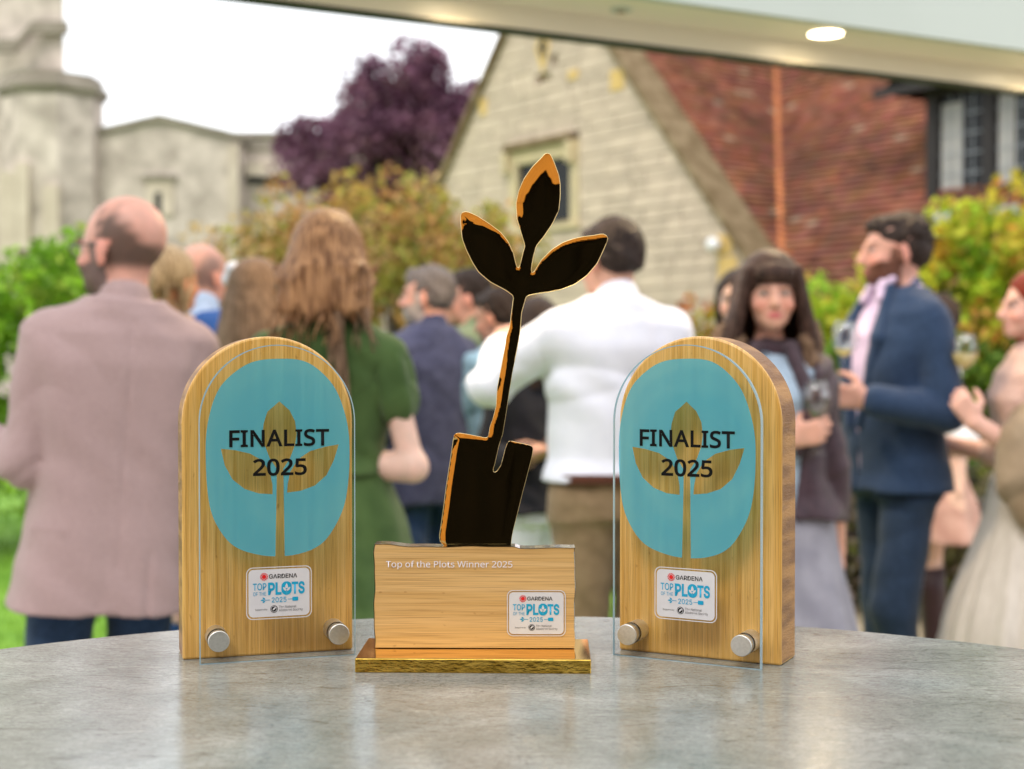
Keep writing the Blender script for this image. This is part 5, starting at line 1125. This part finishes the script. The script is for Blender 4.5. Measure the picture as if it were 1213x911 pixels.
# ------------------------------------------------------------------ church, far left
DC = 34.0
M['church'] = mat('church_stone', (.66, .57, .50), (.37, .315, .27), .95, spec=.1, nscale=2.2, detail=9, bump=1, bscale=8, ramp=(.32, .68))
M['church_pale'] = mat('church_dressing', (.62, .53, .43), (.50, .42, .33), .95, nscale=1.5, detail=6)
M['church_dark'] = mat('church_shade_stone', (.30, .26, .21), (.21, .18, .14), .95, nscale=2)  # darker stone tone for copings, bands and cornice
def C(px, py): v = P(px, py, DC); return v.x, v.z
ch = thing('church', 'grey stone church with tower and stair turret, far left', 'church', (0, DC, 0))
xl, _ = C(66, 0); b = MB(); vs = [(-15, 2.2), (xl, .8), (xl*1.24, 8.4), (-17.5, 9.8)]; b.add([(x, y, z) for z in (0, 17) for x, y in vs], [(0,1,2,3),(4,5,6,7),(0,1,5,4),(1,2,6,5),(2,3,7,6),(3,0,4,7)]); b.build('tower', M['church'], ch)
zc1 = C(0, 22)[1]
b = MB(); b.prism([(xl+.12, zc1-.25), (xl+.12, zc1+.05), (C(30, 0)[0], zc1+.05), (C(12, 0)[0], C(0, 46)[1]+.1), (-13.6, C(0, 46)[1]+.1), (-13.6, C(0, 46)[1]-.2), (C(8, 0)[0], C(0, 46)[1]-.2), (C(26, 0)[0], zc1-.25)], .60, .80); b.build('string_course', M['church_dark'], ch)
ox = C(62, 0)[0]; zt = C(0, 106)[1]
b = MB(); b.lathe([(1.16, 0), (1.16, zt-.25)], 8); o = b.build('stair_turret', M['church'], ch); o.location = (ox, .2, 0); o.rotation_euler.z = R(22)
b = MB(); b.lathe([(1.20, zt-.25), (1.30, zt-.12), (1.30, zt), (1.16, zt+.12), (1.16, zt+.26), (0, zt+.32)], 8); o = b.build('turret_cornice', M['church_dark'], ch); o.location = (ox, .2, 0); o.rotation_euler.z = R(22)
wzt = C(0, 158)[1]; xr = C(520, 0)[0]
b = MB(); b.box((C(118, 0)[0]-1, .9, 0), (xr, 9, wzt)); b.build('nave_wall', M['church'], ch)
b = MB(); b.box((C(118, 0)[0]-.6, .78, wzt+.001), (xr, 9.1, wzt+.14)); b.build('parapet_coping', M['church_dark'], ch)
b = MB(); b.box((C(118, 0)[0]-.6, .84, wzt-.30), (xr, .898, wzt-.20)); b.build('parapet_band', M['church_dark'], ch)
g0x, g1x, gpx = C(88, 0)[0], C(283, 0)[0], C(188, 0)[0]; gz0, gz1 = C(0, 166)[1], C(0, 142)[1]
b = MB(); b.prism([(g0x, 0), (g1x, 0), (g1x, gz0), (gpx, gz1), (g0x, gz0)], .25, .895); b.build('porch_wall', M['church'], ch)
for xa, xb, za, zb in ((g0x-.1, gpx, gz0, gz1), (gpx+.002, g1x+.1, gz1, gz0)):
    b = MB(); b.prism([(xa, za), (xb, zb), (xb, zb+.15), (xa, za+.15)], .12, .90); b.build('gable_coping', M['church_dark'], ch)
b = MB(); b.box((g0x-.12, .05, 0), (g0x+.18, .24, C(0, 172)[1])); b.build('buttress', M['church_pale'], ch)
b = MB(); b.box((g1x-.24, .10, 0), (g1x-.02, .24, gz0-.1)); b.build('buttress', M['church_pale'], ch)
x0_, z0_ = C(172, 230); x1_, z1_ = C(204, 212); b = MB(); b.box((x0_, .18, z0_-.5), (x1_, .245, z1_)); w_ = b.build('window', M['church_pale'], ch)
b = MB(); b.box((x0_+.2, .165, z0_-.45), (x0_+.36, .179, z0_+.05)); b.build('slit', M['dark_glass'], w_); b = MB(); b.box((x0_-.08, .10, z1_+.002), (x1_+.08, .24, z1_+.10)); b.build('hood_mould', M['church_dark'], w_)
b = MB(); b.box((g1x+.05, .70, C(0, 204)[1]), (C(356, 0)[0], .895, C(0, 188)[1])); b.build('lintel', M['church_pale'], ch)
b = MB(); b.box((g1x+.05, .80, C(0, 212)[1]), (C(352, 0)[0], .897, C(0, 205)[1])); b.build('lintel_shadow_gap', M['dark_glass'], ch)  # dark strip standing in for the shade below the lintel
for (a_, t_, w2_, h2_) in ((28, 265, .4, 2.2), (78, 300, .35, 3), (45, 250, .3, 2)):
    x_, z_ = C(a_, t_); b = MB(); b.box((x_-w2_/2, -1.06, z_-h2_/2), (x_+w2_/2, .2, z_+h2_/2)); b.build('pilaster', M['church_pale'], ch)

# ------------------------------------------------------------------ foliage
def leafmat(name, rough=.6, trans=.35):
    return mat(name, (1, 1, 1), (.82, .82, .82), rough, nscale=3, attr='tint', trans=trans, spec=.3)
M['leaf'] = leafmat('leaves')
M['bark'] = mat('bark', (.10, .075, .055), (.06, .045, .035), .95, nscale=20, bump=.8)
def leafcloud(clumps, per, size, pal, seed=0, flat=.0):
    r = np.random.RandomState(seed); V = []; C_ = []
    ctr = []; col = []
    for (c, rad) in clumps:
        n = per if not hasattr(rad, '__len__') else per
        d = r.normal(size=(n, 3)); d /= np.linalg.norm(d, axis=1)[:, None]; q = np.array(c)+d*(np.array(rad)*r.uniform(.35, 1.0, (n, 1))**.6)
        ctr.append(q); base = np.array(pal[r.randint(len(pal))]); cc_ = np.where(r.uniform(size=(n, 1)) < .65, base, np.array(pal)[r.randint(len(pal), size=n)]); col.append(cc_*r.uniform(.65, 1.3, (n, 1)))
    ctr = np.vstack(ctr); col = np.vstack(col); n = len(ctr)
    a_ = r.normal(size=(n, 3)); a_ /= np.linalg.norm(a_, axis=1)[:, None]; b_ = np.cross(a_, r.normal(size=(n, 3))); b_ /= np.linalg.norm(b_, axis=1)[:, None]
    s_ = size*r.uniform(.6, 1.35, (n, 1)); q = np.stack([ctr-a_*s_, ctr+b_*s_*.5, ctr+a_*s_, ctr-b_*s_*.5], 1).reshape(-1, 3)
    me = bpy.data.meshes.new('leaves'); me.vertices.add(n*4); me.vertices.foreach_set('co', q.astype(f32).ravel()); me.loops.add(n*4); me.loops.foreach_set('vertex_index', np.arange(n*4, dtype=np.int32))
    me.polygons.add(n); me.polygons.foreach_set('loop_start', np.arange(0, n*4, 4, dtype=np.int32)); me.update(calc_edges=True)
    at = me.color_attributes.new('tint', 'FLOAT_COLOR', 'POINT'); at.data.foreach_set('color', np.hstack([np.repeat(col, 4, 0), np.ones((n*4, 1))]).astype(f32).ravel())
    return me
def tree(name, label, cat, base, trunk_h, crown_c, crown_r, n_cl, per, cl_r, leaf, pal, seed, tr=.18, group=None, keep=None, parent_kind=None):
    t = thing(name, label, cat, base, 0, group); r = np.random.RandomState(seed); cl = []; cc_ = np.array(crown_c, float); cr_ = np.array(crown_r, float)
    while len(cl) < n_cl:
        d = r.normal(size=3); d /= np.linalg.norm(d); p = cc_+d*cr_*(r.uniform(.05, 1)**.42)
        if keep is None or keep(p): cl.append((p, cl_r*r.uniform(.6, 1.3)))
    link('crown', leafcloud(cl, per, leaf, pal, seed), M['leaf'], t, 'stuff')
    b = MB(); top = (cc_[0]*.6, cc_[1]*.6, max(trunk_h, cc_[2]-cr_[2]*.2)); b.tube([(0, 0, -.05), (tr*.3, 0, trunk_h*.5), (0, tr*.3, trunk_h), top], [tr*1.2, tr, tr*.85, tr*.5], 10)
    for i in range(0, n_cl, max(1, n_cl//16)):
        p = cl[i][0]; m_ = (np.array((0, 0, trunk_h*.85))+p)/2+np.array((0, 0, .15*np.linalg.norm(p)*.3)); b.tube([(0, 0, trunk_h*.85), m_, p], [tr*.5, tr*.28, tr*.08], 6)
    b.build('trunk', M['bark'], t, True); return t
purple = [(0.176, 0.068, 0.121), (0.257, 0.115, 0.189), (0.115, 0.041, 0.081), (0.351, 0.189, 0.27), (0.216, 0.095, 0.135)]
pc = P(455, 212, 31)
tree('copper_beech', 'purple leaved copper beech behind the stone gable', 'tree', (pc.x+.4, 31, 0), 2.6, (-.3, 0, pc.z), (2.45, 2.0, 2.1), 170, 105, .42, .095, purple, 3, .22)
pc = P(492, 150, 30)
tree('copper_beech', 'upper bough mass of purple leaves just left of the gable slope', 'tree', (pc.x, 29, 0), 3.5, (0, 0, pc.z), (1.5, 1.1, 1.35), 85, 90, .38, .09, purple, 5, .16)
olive = [(.40, .36, .06), (.55, .36, .09), (.60, .33, .11), (.28, .30, .05), (.66, .46, .20), (.46, .42, .08), (.50, .26, .09)]
for i, (px_, py_, d_, rx_, rz_, lab) in enumerate(((300, 335, 15, .62, .70, 'olive and amber shrub left of the copper haired woman'), (385, 315, 14.5, .95, .78, 'olive and amber shrub behind the copper haired woman'), (468, 305, 14, 1.0, .78, 'olive and amber shrub behind the grey haired man'), (548, 335, 13.5, .8, .85, 'olive and amber shrub beside the gable foot'))):
    pc = P(px_, py_, d_); tree('shrub', lab, 'shrub', (pc.x, d_, 0), .9, (0, 0, pc.z), (rx_, .7, rz_), 26 if i == 0 else 44, 62, .24, .05, olive, 20+i, .05, 'olive and amber shrubs in front of the church')
    
lime = [(0.239, 0.456, 0.024), (0.35, 0.589, 0.048), (0.147, 0.304, 0.019), (0.478, 0.589, 0.08), (0.294, 0.502, 0.032)]
def hedge(name, label, cat, x0_, x1_, y0_, y1_, top, n, per, rad, leaf, pal, seed, group=None):
    r = np.random.RandomState(seed); cl = []
    for _ in range(n): x_ = r.uniform(x0_, x1_); cl.append(((x_, r.uniform(y0_, y1_), r.uniform(.05, 1)**.7*top(x_)*r.uniform(.85, 1.02)), rad*r.uniform(.6, 1.3)))
    t = thing(name, label, cat, (0, 0, 0), 0, group); link('foliage', leafcloud(cl, per, leaf, pal, seed), M['leaf'], t, 'stuff')
    b = MB()
    for k in range(7): xx = x0_+(x1_-x0_)*(k+.5)/7; b.tube([(xx, (y0_+y1_)/2, 0), (xx+.06, (y0_+y1_)/2, top(xx)*.6)], [.035, .015], 6)
    b.build('stems', M['bark'], t, True, 'stuff'); return t
hedge('hedge', 'bright green leafy hedge behind the mauve blazer', 'hedge', -6.2, -2.45, 9.3, 10.6, lambda x: 2.20+.12*math.sin(x*3.1)-.15*(x > -2.9), 240, 120, .24, .045, lime, 41)
hedge('hedge', 'low green hedge running behind the guests in the middle', 'hedge', -2.4, 1.6, 12.0, 13.0, lambda x: 1.45+.12*math.sin(x*2.7), 130, 80, .24, .05, [(.10, .16, .03), (.16, .18, .04), (.22, .20, .05)], 42)
creep = [(0.506, 0.68, 0.036), (0.68, 0.68, 0.053), (0.321, 0.542, 0.036), (0.68, 0.68, 0.071), (0.68, 0.68, 0.053), (0.68, 0.417, 0.053), (0.207, 0.375, 0.036)]
creep2 = [(0.7, 0.269, 0.05), (0.605, 0.504, 0.05), (0.7, 0.403, 0.084), (0.504, 0.672, 0.05), (0.37, 0.571, 0.034)]
dgreen = [(0.068, 0.135, 0.016), (0.108, 0.203, 0.024), (0.162, 0.297, 0.027), (0.27, 0.405, 0.041)]
wl2 = thing('garden_wall', 'garden wall buried in yellow green creeper at the right', 'wall', (0, 0, 0))
b = MB(); b.box((2.0, 9.95, 0), (6.5, 10.2, 1.75)); b.build('wall_core', M['mortar'], wl2)
def topc(x): return float(np.interp(x, (1.8, 2.05, 2.35, 2.75, 3.05, 3.5, 5), (1.5, 1.82, 1.92, 2.14, 2.36, 2.56, 2.7)))
hedge('creeper', 'yellow green creeper with red patches spilling over the wall at right', 'creeper', 1.95, 5.2, 9.3, 9.9, topc, 330, 115, .19, .045, creep, 51)
hedge('creeper', 'reddening creeper leaves in the upper right of the creeper', 'creeper', 2.9, 4.6, 9.05, 9.3, lambda x: topc(x)*.98, 70, 70, .16, .042, creep2, 52)
hedge('shrub', 'dark green shrub between the woman with the fringe and the navy blazer', 'shrub', 1.75, 5.0, 8.7, 9.2, lambda x: 1.42, 200, 100, .18, .045, dgreen, 53)
hedge('shrub', 'orange red plant at the foot of the gable beside the white shirt', 'shrub', 1.15, 1.85, 9.8, 10.4, lambda x: 1.62+.08*math.sin(x*6), 36, 70, .15, .04, [(.55, .17, .03), (.60, .30, .04), (.42, .36, .04), (.5, .12, .02)], 54)
hedge('climber', 'thin yellow climber on the corner of the gable', 'climber', 2.62, 2.78, 15.5, 15.7, lambda x: 2.5, 22, 30, .12, .04, [(.50, .45, .05), (.40, .42, .05)], 55)
hedge('flower_border', 'low brown and lavender border plants at lower right', 'plants', 1.55, 3.9, 7.2, 8.4, lambda x: .62, 180, 80, .17, .035, [(.14, .11, .07), (.20, .16, .11), (.09, .08, .04), (.16, .15, .06), (.22, .18, .19), (.10, .12, .03)], 56)
hedge('flower_border', 'low green and straw border plants behind the boots at right', 'plants', 2.3, 4.2, 8.2, 8.8, lambda x: .85, 90, 80, .16, .035, [(.16, .24, .03), (.26, .28, .06), (.12, .15, .03)], 57)
# lawn blades
r = np.random.RandomState(9); n = 26000; bx_ = np.stack([r.uniform(-6.5, .9, n), 4.5+8*r.uniform(0, 1, n)**1.2, np.zeros(n)], 1); hh = r.uniform(.02, .05, (n, 1)); dd_ = r.normal(size=(n, 2))*.01
v0 = bx_+np.hstack([dd_*.4, np.zeros((n, 1))]); v1 = bx_-np.hstack([dd_*.4, np.zeros((n, 1))]); v2 = bx_+np.hstack([r.normal(size=(n, 2))*.012, hh])
me = bpy.data.meshes.new('grass'); me.from_pydata(np.stack([v0, v1, v2], 1).reshape(-1, 3).tolist(), [], [(3*i, 3*i+1, 3*i+2) for i in range(n)])
at = me.color_attributes.new('tint', 'FLOAT_COLOR', 'POINT'); at.data.foreach_set('color', np.hstack([np.repeat(np.array(((.16, .34, .015), (.24, .44, .03), (.10, .24, .01)))[r.randint(3, size=n)], 3, 0), np.ones((n*3, 1))]).astype(f32).ravel())
tag(link('grass', me, M['leaf']), 'short bright green lawn grass at lower left', 'grass', kind='stuff')
